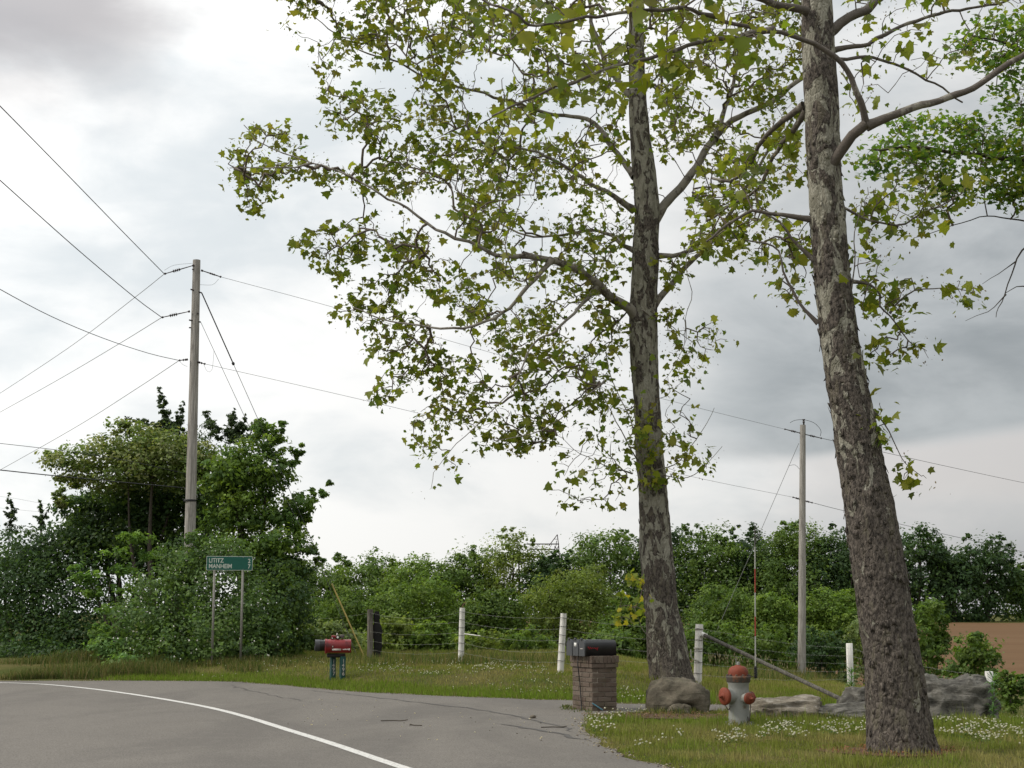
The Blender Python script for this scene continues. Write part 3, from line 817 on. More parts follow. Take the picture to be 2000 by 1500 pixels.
def bark_flakes(V, count, lo, hi, parent, mat, size=(0.03, 0.09)):
    """curling plates of bark that stand off the trunk"""
    m, n, _ = V.shape
    mb = MB()
    for _ in range(count):
        i = rng.integers(int(m * lo), int(m * hi)); j = rng.integers(0, n)
        p = V[i, j]; c = V[i].mean(0)
        nr = unit(p - c); up = unit(V[min(i + 3, m - 1), j] - p); s = np.cross(up, nr)
        L = rng.uniform(*size); Wd = L * rng.uniform(0.4, 0.8); lift = rng.uniform(0.006, 0.03); lift2 = rng.uniform(0.004, 0.02)
        sg = rng.choice([-1, 1])
        P = np.array([p - s * Wd / 2 + nr * 0.003, p + s * Wd / 2 + nr * 0.003, p + s * Wd * 0.4 - sg * up * L + nr * lift, p - s * Wd * 0.45 - sg * up * L * 0.8 + nr * lift2])
        mb.add(np.vstack([P, P - nr * 0.004]), [[0, 1, 2, 3], [7, 6, 5, 4], [0, 3, 7, 4], [1, 5, 6, 2], [3, 2, 6, 7], [0, 4, 5, 1]])
    return mb.build('bark_flakes', mat, parent, kind='stuff')

LOBES = np.array([(0.0, -0.42), (0.22, -0.34), (0.50, -0.30), (0.40, -0.04), (0.56, 0.16), (0.26, 0.20), (0.0, 0.62), (-0.26, 0.20), (-0.56, 0.16), (-0.40, -0.04), (-0.50, -0.30), (-0.22, -0.34)])
def lobed(C, Nrm, tip, size, cup):
    """five-lobed leaves as fans; returns verts, tris"""
    n = len(C); k = len(LOBES)
    t = unit(tip - Nrm * (tip * Nrm).sum(1)[:, None]); s = np.cross(t, Nrm)
    L = LOBES[None] * (1 + rng.normal(size=(n, k, 1)) * 0.07)
    r2 = (L ** 2).sum(2)
    P = C[:, None] + size[:, None, None] * (s[:, None] * L[:, :, :1] + t[:, None] * L[:, :, 1:] - Nrm[:, None] * (cup[:, None] * r2)[:, :, None] + Nrm[:, None] * (np.abs(L[:, :, 0]) * 0.22)[:, :, None])
    V = np.concatenate([C[:, None] , P], 1).reshape(-1, 3)
    j = np.arange(k)
    f = np.stack([np.zeros(k, int), 1 + j, 1 + (j + 1) % k], -1)
    Fc = (f[None] + (np.arange(n) * (k + 1))[:, None, None]).reshape(-1, 3)
    return V, Fc, k + 1
def attractors(poly, n, D0, thick, edge_k=1.0, hole=0.0, hole_scale=0.012, seed=0.0, skew=0.0):
    """points through a crown: uneven outline, thinner towards its rim, with gaps"""
    poly = np.asarray(poly, float)
    lo, hi = poly.min(0), poly.max(0)
    A, B = poly, np.roll(poly, -1, 0)
    out = []
    while len(out) < n:
        P = lo + rng.random((600, 2)) * (hi - lo)
        P = P[in_poly(P, poly)]
        ab = B - A
        t = np.clip(((P[:, None] - A[None]) * ab[None]).sum(2) / (ab ** 2).sum(1)[None], 0, 1)
        dist = np.linalg.norm(P[:, None] - (A[None] + t[..., None] * ab[None]), axis=2).min(1)
        for p, dd in zip(P, dist):
            if hole > 0:
                v = mnoise.fractal(Vector((p[0] * hole_scale + seed, p[1] * hole_scale, 0)), 1.0, 2.0, 3)
                if v < -hole + rng.normal() * 0.05: continue
            th = min(thick, 0.25 + edge_k * dd / ppm(D0))
            out.append(at(p[0], p[1], D0 + rng.uniform(-1, 1) * th + skew * (p[0] - lo[0]) / (hi[0] - lo[0])))
    return np.array(out[:n])
def grow(limb_nodes, limb_len, P, bf=0.25):
    """joins every point to the nearest branch so that twigs fork outwards"""
    X = [p for p in limb_nodes]; plen = list(limb_len); par = [-1] * len(X)
    N0 = len(X)
    LX = np.array(X); LL = np.array(plen)
    d = np.linalg.norm(P[:, None] - LX[None], axis=2) + bf * LL[None]
    best = d.argmin(1); cost = d.min(1)
    done = np.zeros(len(P), bool)
    for _ in range(len(P)):
        c = np.where(done, 1e9, cost)
        k = int(c.argmin()); done[k] = True
        b = best[k]
        X.append(P[k]); par.append(b); nl = plen[b] + np.linalg.norm(P[k] - X[b]); plen.append(nl)
        nd = np.linalg.norm(P - P[k], axis=1) + bf * nl
        up = nd < cost
        cost[up] = nd[up]; best[up] = len(X) - 1
    return np.array(X), np.array(par), N0
def twig_mesh(X, par, N0, r_tip=0.006, r_max=0.05, expo=0.45, sides=4, crook=0.13):
    cnt = np.zeros(len(X))
    for i in range(len(X) - 1, N0 - 1, -1):
        cnt[i] += 1
        if par[i] >= N0: cnt[par[i]] += cnt[i]
    r = np.minimum(r_tip * cnt ** expo, r_max)
    A, B, RA, RB = [], [], [], []
    for i in range(N0, len(X)):
        a, b = X[par[i]], X[i]
        L = np.linalg.norm(b - a)
        k = max(2, min(6, int(L / 0.18) + 1))
        t = np.linspace(0, 1, k + 1)
        P = a + (b - a) * t[:, None]
        P[1:-1] += rng.normal(size=(k - 1, 3)) * L * crook / math.sqrt(k)
        P[1:-1, 2] += (np.sin(t[1:-1] * math.pi)) * L * 0.08
        ra = r[par[i]] if par[i] >= N0 else r[i] * 1.15
        rr = ra + (r[i] - ra) * t
        A.append(P[:-1]); B.append(P[1:]); RA.append(rr[:-1]); RB.append(rr[1:])
    A, B, RA, RB = np.vstack(A), np.vstack(B), np.concatenate(RA), np.concatenate(RB)
    d = unit(B - A)
    ref = np.where(np.abs(d[:, 2:3]) < 0.9, np.array([[0, 0, 1.0]]), np.array([[1.0, 0, 0]]))
    u = unit(np.cross(d, ref)); v = np.cross(d, u)
    a = np.arange(sides) * 2 * math.pi / sides
    ring = np.cos(a)[None, :, None] * u[:, None] + np.sin(a)[None, :, None] * v[:, None]
    V = np.concatenate([A[:, None] - d[:, None] * RA[:, None, None] * 0.5 + ring * RA[:, None, None], B[:, None] + ring * RB[:, None, None]], 1).reshape(-1, 3)
    j = np.arange(sides)
    f = np.stack([j, (j + 1) % sides, sides + (j + 1) % sides, sides + j], -1)
    return V, (f[None] + (np.arange(len(A)) * 2 * sides)[:, None, None]).reshape(-1, 4)
def limb_set(limbs, step=0.22):
    """limbs: list of (list of (px, py, D), r0, r1) -> path arrays with radii"""
    out = []
    for P, r0, r1 in limbs:
        W3 = at_arr(P)
        Q = smooth_path(W3, step)
        s = np.concatenate([[0], np.cumsum(np.linalg.norm(np.diff(Q, axis=0), axis=1))])
        wig = np.array([[mnoise.fractal(Vector((s_ * 1.1 + r0 * 90, c * 7.0, 0)), 1.0, 2.0, 3) for c in range(3)] for s_ in s])
        env = np.minimum(1, s / 0.5)[:, None]
        wig2 = np.array([[mnoise.noise(Vector((s_ * 3.4 + r0 * 50, c * 5.0 + 2, 0))) for c in range(3)] for s_ in s])
        Q = Q + wig * env * 0.07 + wig2 * env * 0.028
        kn = np.array([mnoise.noise(Vector((s_ * 5.0, r0 * 70, 3.0))) for s_ in s])
        out.append((Q, (r0 + (r1 - r0) * (s / s[-1]) ** 0.6) * (1 + 0.16 * kn) * (1 + 0.35 * np.exp(-s / 0.18)), s))
    return out
def leaf_clusters(X, per, size, parent, pal, brown=0.35, spread=0.16, tips=None, singles=300, frame_only=True):
    """leaves hanging in clusters round the twig points X; the largest in view become leaves of their own"""
    k = rng.poisson(per, len(X)) + 1
    C = np.repeat(X, k, 0)
    C = C + rng.normal(size=C.shape) * spread * np.array([1, 1, 0.8]) + np.array([0, 0, -0.06])
    n = len(C)
    Nn = unit(rng.normal(size=(n, 3)) * 0.75 + np.array([0, -0.25, 0.55]))
    tip = unit(rng.normal(size=(n, 3)) * 0.7 + np.array([0, 0, -0.75]))
    size = np.repeat(np.broadcast_to(np.asarray(size, float), (len(X),)), k)
    Sz = size * np.clip(rng.lognormal(-0.12, 0.42, n), 0.3, 1.75)
    pal = np.asarray(pal, float)
    base = np.repeat(pal[rng.integers(0, len(pal), len(X))] * rng.uniform(0.8, 1.2, (len(X), 1)), k, 0)
    K = base * rng.uniform(0.75, 1.3, (n, 1)) * (1 + rng.normal(size=(n, 3)) * 0.06)
    # picture position and apparent size choose the single leaves
    dp = C[:, 1]
    app = Sz / dp
    vz = C[:, 2] - CAM_Z
    fx = C[:, 0] / dp * F + 1000; fy = HOR - vz / dp * F
    vis = (fx > 10) & (fx < 1990) & (fy > 10) & (fy < 1490)
    order = np.argsort(-np.where(vis, app, 0))
    own = order[:singles]; rest = np.setdiff1d(np.arange(n), own)
    V, Fc, kk = lobed(C[rest], Nn[rest], tip[rest], Sz[rest], rng.uniform(0.0, 0.7, len(rest)))
    K4 = np.repeat(K[rest], kk, 0)
    crown = mk('crown', V, Fc, M['leaf'], parent, cols=K4, kind='stuff')
    # the largest leaves, each its own part; a few shared shapes in a few greens
    shapes = []
    for a in range(8):
        v, f, kk = lobed(np.zeros((1, 3)), np.array([[0, 0, 1.0]]), np.array([[0, 1.0, 0]]), np.ones(1), np.array([0.15 + 0.09 * a]))
        me = mesh_np('leaf', v, f, np.tile(pal[a % len(pal)] * (0.85 + 0.06 * a), (len(v), 1)))
        me.materials.append(M['leaf']); shapes.append(me)
    for q_ in own:
        o = bpy.data.objects.new('leaf', shapes[int(rng.integers(0, 8))])
        COL.objects.link(o)
        z = Vector(Nn[q_]); y = Vector(tip[q_]); y = (y - z * y.dot(z)).normalized(); x = y.cross(z)
        o.parent = parent
        o.matrix_parent_inverse = Matrix.Translation(-Vector(parent.location))
        m3 = Matrix((x, y, z)).transposed().to_4x4()
        o.matrix_basis = Matrix.Translation(Vector(C[q_])) @ m3 @ Matrix.Scale(float(Sz[q_]), 4)
    # withered buds and seed stalks among the leaves
    nb = int(n * brown)
    Cb = X[rng.integers(0, len(X), nb)] + rng.normal(size=(nb, 3)) * spread * 0.9 + np.array([0, 0, -0.05])
    V, q = leaf_quads(Cb, rand_unit(nb), float(np.median(size)) * rng.uniform(0.16, 0.42, nb), 0.55, 1.2)
    Kb = np.array([(0.13, 0.095, 0.065), (0.10, 0.07, 0.05), (0.17, 0.13, 0.09)])[rng.integers(0, 3, nb)] * rng.uniform(0.6, 1.2, (nb, 1))
    mk('withered_buds', V, q, M['foliage'], parent, cols=np.repeat(Kb, 4, 0), kind='stuff')
    return n

SYC = [(0.125, 0.148, 0.018), (0.150, 0.170, 0.022), (0.100, 0.132, 0.018), (0.165, 0.170, 0.034), (0.088, 0.122, 0.020), (0.135, 0.158, 0.026)]

# ------------------------------------------------------------------ middle sycamore (30 m away)
D1 = 30.0
b1 = at(1314, 1349, D1)
syc = empty('sycamore_tree', (b1[0], D1, hz(b1[0], D1)), 'sycamore with mottled straight trunk and wide leafy crown behind the boulder', 'tree')
tp = [(1316, 1352, D1, .40), (1311, 1320, D1, .385), (1303, 1260, D1, .37), (1291, 1170, D1, .325), (1276, 1000, D1, .29), (1264, 800, D1, .265), (1258, 690, D1, .265), (1257, 600, D1, .275), (1262, 480, D1, .26), (1264, 400, D1, .25), (1248, 230, D1, .19), (1242, 60, D1, .15), (1240, -150, D1, .11), (1236, -380, D1, .05)]
path = at_arr([t[:3] for t in tp]); path[0, 2] = hz(*path[0, :2]) - 0.15
tr, TV, TPR = trunk_mesh(path, [t[3] for t in tp], M['bark_far'], syc, 44, 0.22, 0.016, 4.0, 0.10)
bark_flakes(TV, 160, 0.0, 0.55, syc, M['bark_far'], (0.04, 0.11))
L1 = [
    ([(1252, 628, 30), (1215, 592, 29.7), (1168, 556, 29.2), (1120, 525, 28.8), (1075, 506, 28.5), (1020, 496, 28.3)], .16, .075),
    ([(1040, 500, 28.35), (985, 498, 28.3), (950, 488, 28.2), (870, 458, 28), (795, 408, 28), (705, 355, 28), (610, 318, 28.2), (520, 285, 28.4), (478, 245, 28.5)], .066, .010),
    ([(1078, 506, 28.5), (1020, 575, 28.2), (950, 628, 28), (860, 640, 28), (760, 628, 28.2), (690, 600, 28.4)], .075, .012),
    ([(1168, 556, 29.2), (1120, 615, 28.6), (1085, 645, 28.4), (1050, 662, 28.2), (1030, 690, 28)], .07, .02),
    ([(610, 318, 28.2), (560, 330, 28.2), (500, 328, 28.2), (450, 325, 28.2)], .03, .01),
    ([(1275, 598, 30), (1318, 545, 30.2), (1365, 500, 30.3), (1402, 455, 30.4), (1455, 370, 30.5), (1500, 300, 30.5), (1545, 235, 30.5)], .10, .03),
    ([(1268, 445, 30), (1298, 402, 30.2), (1350, 340, 30.4), (1390, 275, 30.6), (1430, 235, 30.7), (1500, 205, 30.8), (1570, 150, 31)], .16, .06),
    ([(1395, 272, 30.6), (1415, 215, 31), (1440, 140, 31.5), (1470, 40, 32)], .09, .03),
    ([(1284, 500, 30), (1330, 495, 29.6), (1370, 487, 29.3), (1405, 465, 29)], .07, .05),
    ([(1240, 490, 30), (1205, 470, 30.5), (1150, 450, 31), (1060, 462, 31.5), (980, 440, 32), (900, 380, 32.2)], .07, .015),
    ([(1238, 410, 30), (1185, 375, 29.6), (1120, 335, 29.2), (1050, 300, 29), (1000, 285, 28.8)], .09, .03),
    ([(1240, 345, 30), (1205, 300, 30.3), (1160, 240, 30.6), (1085, 225, 31), (1000, 200, 31), (930, 178, 31), (850, 158, 31), (760, 115, 31), (690, 92, 31), (640, 58, 31), (600, 10, 31)], .09, .012),
    ([(1244, 200, 30), (1200, 150, 30.2), (1160, 60, 30.4), (1145, -60, 30.6)], .09, .04),
    ([(1270, 935, 29.7), (1252, 885, 29.4), (1225, 800, 29.2), (1195, 740, 29.1), (1180, 690, 29)], .03, .008),
    ([(1262, 975, 29.7), (1240, 900, 29.4), (1205, 820, 29.2), (1160, 745, 29)], .03, .008),
    ([(1275, 920, 29.7), (1318, 905, 29.5), (1350, 870, 29.4), (1378, 830, 29.3), (1393, 797, 29.3)], .02, .006),
    ([(1275, 925, 29.6), (1330, 932, 29.4), (1370, 915, 29.2), (1408, 875, 29.1)], .018, .006),
    ([(1235, 925, 29.6), (1180, 905, 29.3), (1120, 880, 29.1), (1085, 850, 29)], .02, .006),
    ([(1180, 745, 29), (1150, 770, 28.6), (1080, 828, 28.3), (1020, 850, 28.2), (960, 862, 28.2)], .025, .008),
    ([(1362, 330, 30.2), (1350, 400, 29.4), (1358, 450, 29.2), (1341, 520, 29), (1350, 570, 29), (1338, 625, 28.9), (1342, 660, 28.8), (1318, 712, 28.8), (1296, 748, 28.8)], .02, .006),
    ([(1030, 690, 28), (1000, 760, 27.8), (930, 830, 27.6), (880, 880, 27.6), (845, 925, 27.6)], .025, .006),
    ([(1289, 1262, 29.4), (1262, 1240, 29.2), (1250, 1215, 29.2), (1240, 1185, 29.2)], .014, .008),
]
LS = limb_set(L1)
for Q, r_, s in LS:
    mb = MB(); mb.tube(Q, r_ * 0.74, 9, caps=False); mb.build('limb', M['limb_far'], syc, smooth=True)
nodes = np.vstack([Q[len(Q) // 8:] for Q, r_, s in LS]); nl = np.concatenate([s[len(Q) // 8:] for Q, r_, s in LS])
MAIN = [(552, -240), (552, 0), (568, 118), (640, 128), (622, 168), (648, 262), (700, 300), (640, 312), (560, 258), (482, 220), (466, 268), (432, 325), (444, 362), (476, 410), (545, 402), (560, 345), (610, 352), (690, 375), (680, 410), (572, 465), (602, 495), (650, 535), (720, 560), (640, 588), (655, 612), (740, 660), (700, 690), (790, 705), (748, 722), (724, 770), (724, 800), (790, 800), (815, 872), (900, 868), (1000, 882), (1060, 880), (1130, 800), (1220, 780), (1232, 640), (1300, 640), (1345, 560), (1345, 500), (1440, 470), (1470, 420), (1560, 330), (1590, 100), (1590, -240)]
P = [attractors(MAIN, 4300, 29.6, 3.6, 0.9, 0.16, 0.011, 3.0)]
P.append(attractors([(800, 860), (890, 860), (905, 905), (880, 960), (850, 960), (820, 940)], 9, 27.6, 0.3))
P.append(attractors([(1085, 985), (1060, 905), (1110, 870), (1180, 760), (1240, 690), (1250, 930), (1230, 990)], 75, 29.2, 0.7))
P.append(attractors([(1290, 640), (1345, 640), (1420, 610), (1420, 672), (1370, 720), (1350, 780), (1310, 800)], 42, 29.2, 0.8))
P.append(attractors([(1290, 800), (1340, 790), (1360, 880), (1410, 865), (1405, 905), (1310, 945)], 30, 29.3, 0.5))
P.append(attractors([(1240, 760), (1290, 760), (1300, 960), (1250, 980)], 34, 29.45, 0.12))
P = np.vstack(P)
# keep most of the bole in view: few sprays hang straight in front of it
tz = np.interp(P[:, 2], TPR[:, 2], TPR[:, 0]) * P[:, 1] / D1; tw = np.interp(P[:, 2], TPR[:, 2], TPR[:, 3])
P = P[~((np.abs(P[:, 0] - tz) < tw + 0.16) & (P[:, 1] < D1 + 0.3) & (P[:, 2] > 5.6) & (rng.random(len(P)) < 0.9))]
X, par, N0 = grow(nodes, nl * 0.35, P)
V, q = twig_mesh(X, par, N0, 0.0042, 0.026, 0.40, crook=0.10)
mk('twigs', V, q, M['twig'], syc, kind='stuff')
leaf_clusters(X[N0:], 3.0, 0.115, syc, SYC, 1.0, 0.115)
# yellowed water sprout by the trunk foot
P = attractors([(1200, 1205), (1215, 1165), (1225, 1115), (1255, 1105), (1262, 1190), (1262, 1240), (1235, 1235)], 26, 29.1, 0.25)
Xs, pars, N0s = grow(LS[-1][0], LS[-1][2], P)
V, q = twig_mesh(Xs, pars, N0s, 0.004, 0.02)
mk('twigs', V, q, M['twig'], syc, kind='stuff')
n = 70
C = P[rng.integers(0, len(P), n)] + rng.normal(size=(n, 3)) * 0.06
V, Fc, kk = lobed(C, unit(rng.normal(size=(n, 3)) * 0.7 + np.array([0, -0.5, 0.4])), unit(rng.normal(size=(n, 3)) * 0.6 + np.array([0, 0, -0.8])), 0.12 * rng.uniform(0.5, 1.4, n), rng.uniform(0, 0.6, n))
K = np.array([(0.30, 0.27, 0.03), (0.16, 0.20, 0.03), (0.12, 0.16, 0.025)])[rng.integers(0, 3, n)]
mk('sprout_leaves', V, Fc, M['leaf'], syc, cols=np.repeat(K, kk, 0), label='yellowing leaves on a thin sprout at the trunk foot', kind='stuff')

# ------------------------------------------------------------------ leaning sycamore (17 m away)
D2 = 17.3
b2 = at(1757, 1452, D2)
syn = empty('sycamore_tree', (b2[0], D2, hz(b2[0], D2)), 'thick leaning sycamore with flaking brown bark in the clover at right', 'tree')
tp = [(1760, 1462, D2, .365), (1757, 1435, D2, .345), (1752, 1380, D2, .325), (1746, 1300, D2, .31), (1727, 1180, D2, .30), (1706, 1050, D2, .292), (1690, 950, D2, .275), (1664, 800, D2, .245), (1640, 660, D2, .220), (1622, 500, D2, .208), (1610, 340, D2, .200), (1603, 180, D2, .196), (1596, 20, D2, .188), (1588, -180, D2, .175), (1582, -420, D2, .13)]
path = at_arr([t[:3] for t in tp]); path[0, 2] = hz(*path[0, :2]) - 0.15
tr2, TV2, TPR2 = trunk_mesh(path, [t[3] for t in tp], M['bark_near'], syn, 64, 0.17, 0.013, 9.0, 0.055)
bark_flakes(TV2, 520, 0.02, 0.62, syn, M['bark_near'], (0.03, 0.10))
L2 = [
    ([(1608, 340, 17.25), (1662, 272, 17.0), (1692, 246, 16.9)], .075, .066),
    ([(1692, 246, 16.9), (1740, 228, 16.9), (1800, 206, 16.9), (1870, 182, 16.9), (1935, 148, 17), (2010, 105, 17.1), (2120, 40, 17.4)], .058, .032),
    ([(1692, 246, 16.9), (1684, 195, 16.75), (1664, 150, 16.7), (1632, 112, 16.65), (1585, 90, 16.6), (1560, 82, 16.5), (1505, 58, 16.4), (1450, 46, 16.3), (1410, 34, 16.2)], .046, .026),
    ([(1510, 58, 16.4), (1440, 68, 16.1), (1390, 76, 15.9), (1340, 92, 15.7), (1285, 112, 15.5), (1235, 120, 15.4), (1180, 132, 15.3), (1110, 162, 15.2), (1060, 188, 15.2), (1000, 214, 15.2), (960, 232, 15.2)], .042, .012),
    ([(1410, 34, 16.2), (1330, 22, 15.8), (1230, 22, 15.6), (1150, 30, 15.4), (1080, 46, 15.2), (1030, 54, 15.1), (1010, 36, 15), (960, 8, 15), (900, -30, 15)], .03, .014),
    ([(1570, 205, 17.3), (1540, 228, 17.5), (1505, 255, 17.8), (1478, 290, 18), (1455, 335, 18.2), (1425, 352, 18.3), (1395, 345, 18.4)], .05, .02),
    ([(1575, 215, 17.3), (1545, 262, 17.6), (1510, 305, 17.9), (1495, 345, 18), (1470, 378, 18.2), (1430, 400, 18.4), (1380, 430, 18.6)], .045, .015),
    ([(1583, 428, 17.3), (1545, 425, 17.3), (1500, 420, 17.3), (1470, 412, 17.3), (1440, 424, 17.3), (1410, 446, 17.3), (1385, 470, 17.3)], .035, .015),
    ([(1590, 508, 17.3), (1560, 480, 17.3), (1520, 440, 17.3), (1490, 425, 17.3)], .03, .012),
    ([(1598, 632, 17.3), (1572, 602, 17.3), (1550, 570, 17.3), (1528, 530, 17.3), (1515, 495, 17.3), (1490, 480, 17.3), (1455, 470, 17.3)], .026, .010),
    ([(1666, 550, 17.3), (1698, 554, 17.3), (1720, 572, 17.3), (1720, 592, 17.3), (1738, 612, 17.3), (1760, 648, 17.3), (1782, 676, 17.3), (1800, 686, 17.3)], .022, .006),
    ([(1738, 612, 17.3), (1758, 590, 17.3), (1790, 572, 17.3), (1825, 564, 17.3), (1870, 560, 17.3), (1900, 566, 17.3)], .014, .005),
    ([(1692, 792, 17.2), (1718, 815, 17.2), (1742, 850, 17.2), (1756, 882, 17.2), (1768, 905, 17.2), (1800, 925, 17.2)], .013, .004),
    ([(1615, 390, 17.3), (1700, 425, 17.4), (1750, 440, 17.5), (1800, 420, 17.6), (1860, 390, 17.7), (1900, 350, 17.8)], .022, .008),
    ([(1598, 80, 17.3), (1672, 30, 17.5), (1720, -10, 17.8), (1780, -60, 18)], .08, .05),
    ([(1600, 105, 17.3), (1700, 80, 17.6), (1760, 52, 17.8), (1830, 30, 18), (1920, 8, 18.2), (2010, -10, 18.4)], .04, .015),
    ([(1602, 115, 17.3), (1700, 118, 17.6), (1760, 130, 17.8), (1830, 160, 18), (1880, 200, 18.2)], .03, .012),
    ([(1596, 30, 17.3), (1530, 12, 17), (1480, -10, 16.6), (1400, -40, 16.2), (1250, -60, 15.8)], .06, .03),
    ([(1663, 565, 17.2), (1672, 500, 17.1), (1680, 440, 17.1), (1684, 390, 17.1)], .009, .006),
]
LS2 = limb_set(L2, 0.14)
for Q, r_, s in LS2:
    mb = MB(); mb.tube(Q, r_ * 0.88, 9, caps=False); mb.build('limb', M['limb_near'], syn, smooth=True)
nodes = np.vstack([Q[len(Q) // 6:] for Q, r_, s in LS2]); nl = np.concatenate([s[len(Q) // 6:] for Q, r_, s in LS2])
P = [attractors([(780, -150), (860, -60), (900, 60), (980, 90), (960, 240), (1060, 250), (1150, 190), (1300, 170), (1420, 120), (1540, 130), (1560, -150)], 200, 15.6, 0.8, 1.0, 0.15, 0.012, 1.0),
     attractors([(1640, -150), (1640, 250), (1700, 215), (1760, 180), (1850, 150), (1990, 60), (2080, -150)], 120, 17.8, 1.0, 1.0, 0.1, 0.012, 5.0),
     attractors([(1565, 180), (1480, 250), (1400, 310), (1360, 400), (1360, 470), (1440, 490), (1500, 560), (1560, 600), (1585, 500)], 150, 17.9, 0.9, 1.0, 0.1, 0.012, 8.0),
     attractors([(1660, 360), (1690, 460), (1770, 470), (1850, 430), (1920, 350), (1830, 340)], 70, 17.6, 0.5),
     attractors([(1670, 470), (1720, 480), (1735, 530), (1780, 530), (1790, 580), (1730, 640), (1680, 640)], 40, 17.3, 0.35),
     attractors([(1850, 545), (1905, 555), (1900, 580), (1845, 585)], 10, 17.3, 0.12),
     attractors([(1690, 650), (1810, 640), (1815, 700), (1700, 705)], 24, 17.3, 0.2),
     attractors([(1695, 780), (1740, 790), (1730, 850), (1700, 860)], 10, 17.2, 0.15),
     attractors([(1750, 880), (1815, 900), (1810, 945), (1760, 940)], 8, 17.2, 0.12)]
P = np.vstack(P)
X, par, N0 = grow(nodes, nl * 0.35, P)
V, q = twig_mesh(X, par, N0, 0.0035, 0.02, 0.42)
mk('twigs', V, q, M['twig'], syn, kind='stuff')
leaf_clusters(X[N0:], 2.1, np.where(X[N0:, 1] < 16.6, 0.125, 0.10), syn, SYC, 0.9, 0.11)

# ------------------------------------------------------------------ oak just outside the right edge, its boughs hang into view
D3 = 21.0
b3 = np.array([9.6, D3, hz(9.6, D3)])
oak = empty('oak_tree', b3, 'dark-green small-leaved tree whose boughs reach in from the right picture edge', 'tree')
path = np.array([[9.6, D3, b3[2] - 0.15], [9.58, D3, 1.5], [9.5, D3 + 0.05, 4.0], [9.45, D3, 6.5], [9.5, D3, 9.0], [9.5, D3, 11.5]])
trunk_mesh(path, [.36, .29, .26, .22, .15, .05], M['wood_dark'], oak, 28, 0.25, 0.02, 2.0, 0.2)
def wp(px, py, D=D3): return (px, py, D)
L3 = [
    ([(2352, 330, D3), (2250, 340, D3), (2100, 330, D3), (1980, 310, 20.8), (1880, 300, 20.6), (1780, 290, 20.5), (1700, 290, 20.4)], .10, .012),
    ([(2352, 250, D3), (2200, 200, D3), (2080, 150, D3), (1980, 90, D3), (1900, 70, D3)], .09, .015),
    ([(2352, 480, D3), (2250, 460, D3), (2120, 420, D3), (2010, 380, D3), (1940, 390, D3)], .08, .012),
    ([(2352, 560, D3), (2200, 500, D3), (2080, 470, D3), (2010, 480, D3), (1985, 510, D3), (1970, 555, D3), (1950, 600, D3), (1945, 618, D3)], .05, .005),
    ([(1985, 510, D3), (1950, 535, D3), (1925, 560, D3)], .008, .003),
    ([(1965, 575, D3), (1930, 610, D3), (1893, 632, D3)], .008, .003),
    ([(2010, 560, D3), (1985, 560, D3), (1965, 575, D3)], .009, .004),
    ([(2120, 420, D3), (2010, 430, D3), (1940, 425, D3), (1860, 440, 20.8), (1790, 462, 20.8)], .02, .004),
]
LS3 = limb_set(L3, 0.16)
for Q, r_, s in LS3:
    mb = MB(); mb.tube(Q, r_, 7, caps=False); mb.build('limb', M['wood_dark'], oak, smooth=True)
use = [0, 1, 2, 7]
nodes = np.vstack([LS3[i][0] for i in use]); nl = np.concatenate([LS3[i][2] for i in use])
P = np.vstack([attractors([(1665, 330), (1690, 290), (1720, 235), (1820, 225), (1900, 235), (2060, 220), (2060, 380), (1960, 400), (1880, 370), (1850, 425), (1820, 390), (1760, 345)], 430, 20.7, 0.7, 1.0, 0.08, 0.03, 2.0),
               attractors([(1870, 110), (1900, 50), (1990, 20), (2080, 20), (2080, 230), (1960, 220), (1930, 130)], 230, 21, 0.7, 1.0, 0.08, 0.03, 6.0),
               attractors([(1965, 350), (2060, 340), (2060, 420), (1980, 410)], 40, 21, 0.4)])
X, par, N0 = grow(nodes, nl * 0.35, P)
V, q = twig_mesh(X, par, N0, 0.0032, 0.02, 0.42)
mk('twigs', V, q, M['twig'], oak, kind='stuff')
k = 8
C = np.repeat(X[N0:], k, 0) + rng.normal(size=((len(X) - N0) * k, 3)) * np.array([0.16, 0.16, 0.05])
n = len(C)
Nn = unit(rng.normal(size=(n, 3)) * 0.55 + np.array([0, -0.1, 0.8]))
V, Fc, kk = lobed(C, Nn, unit(rng.normal(size=(n, 3)) + np.array([0, 0, -0.3])), 0.075 * rng.uniform(0.5, 1.35, n), rng.uniform(0, 0.5, n))
pal = np.array([(0.080, 0.145, 0.024), (0.062, 0.120, 0.024), (0.10, 0.165, 0.024), (0.135, 0.165, 0.022)])
K = np.repeat(pal[rng.integers(0, 4, len(X) - N0)], k, 0) * rng.uniform(0.7, 1.3, (n, 1))
mk('crown', V, Fc, M['leaf'], oak, cols=np.repeat(K, kk, 0), kind='stuff')

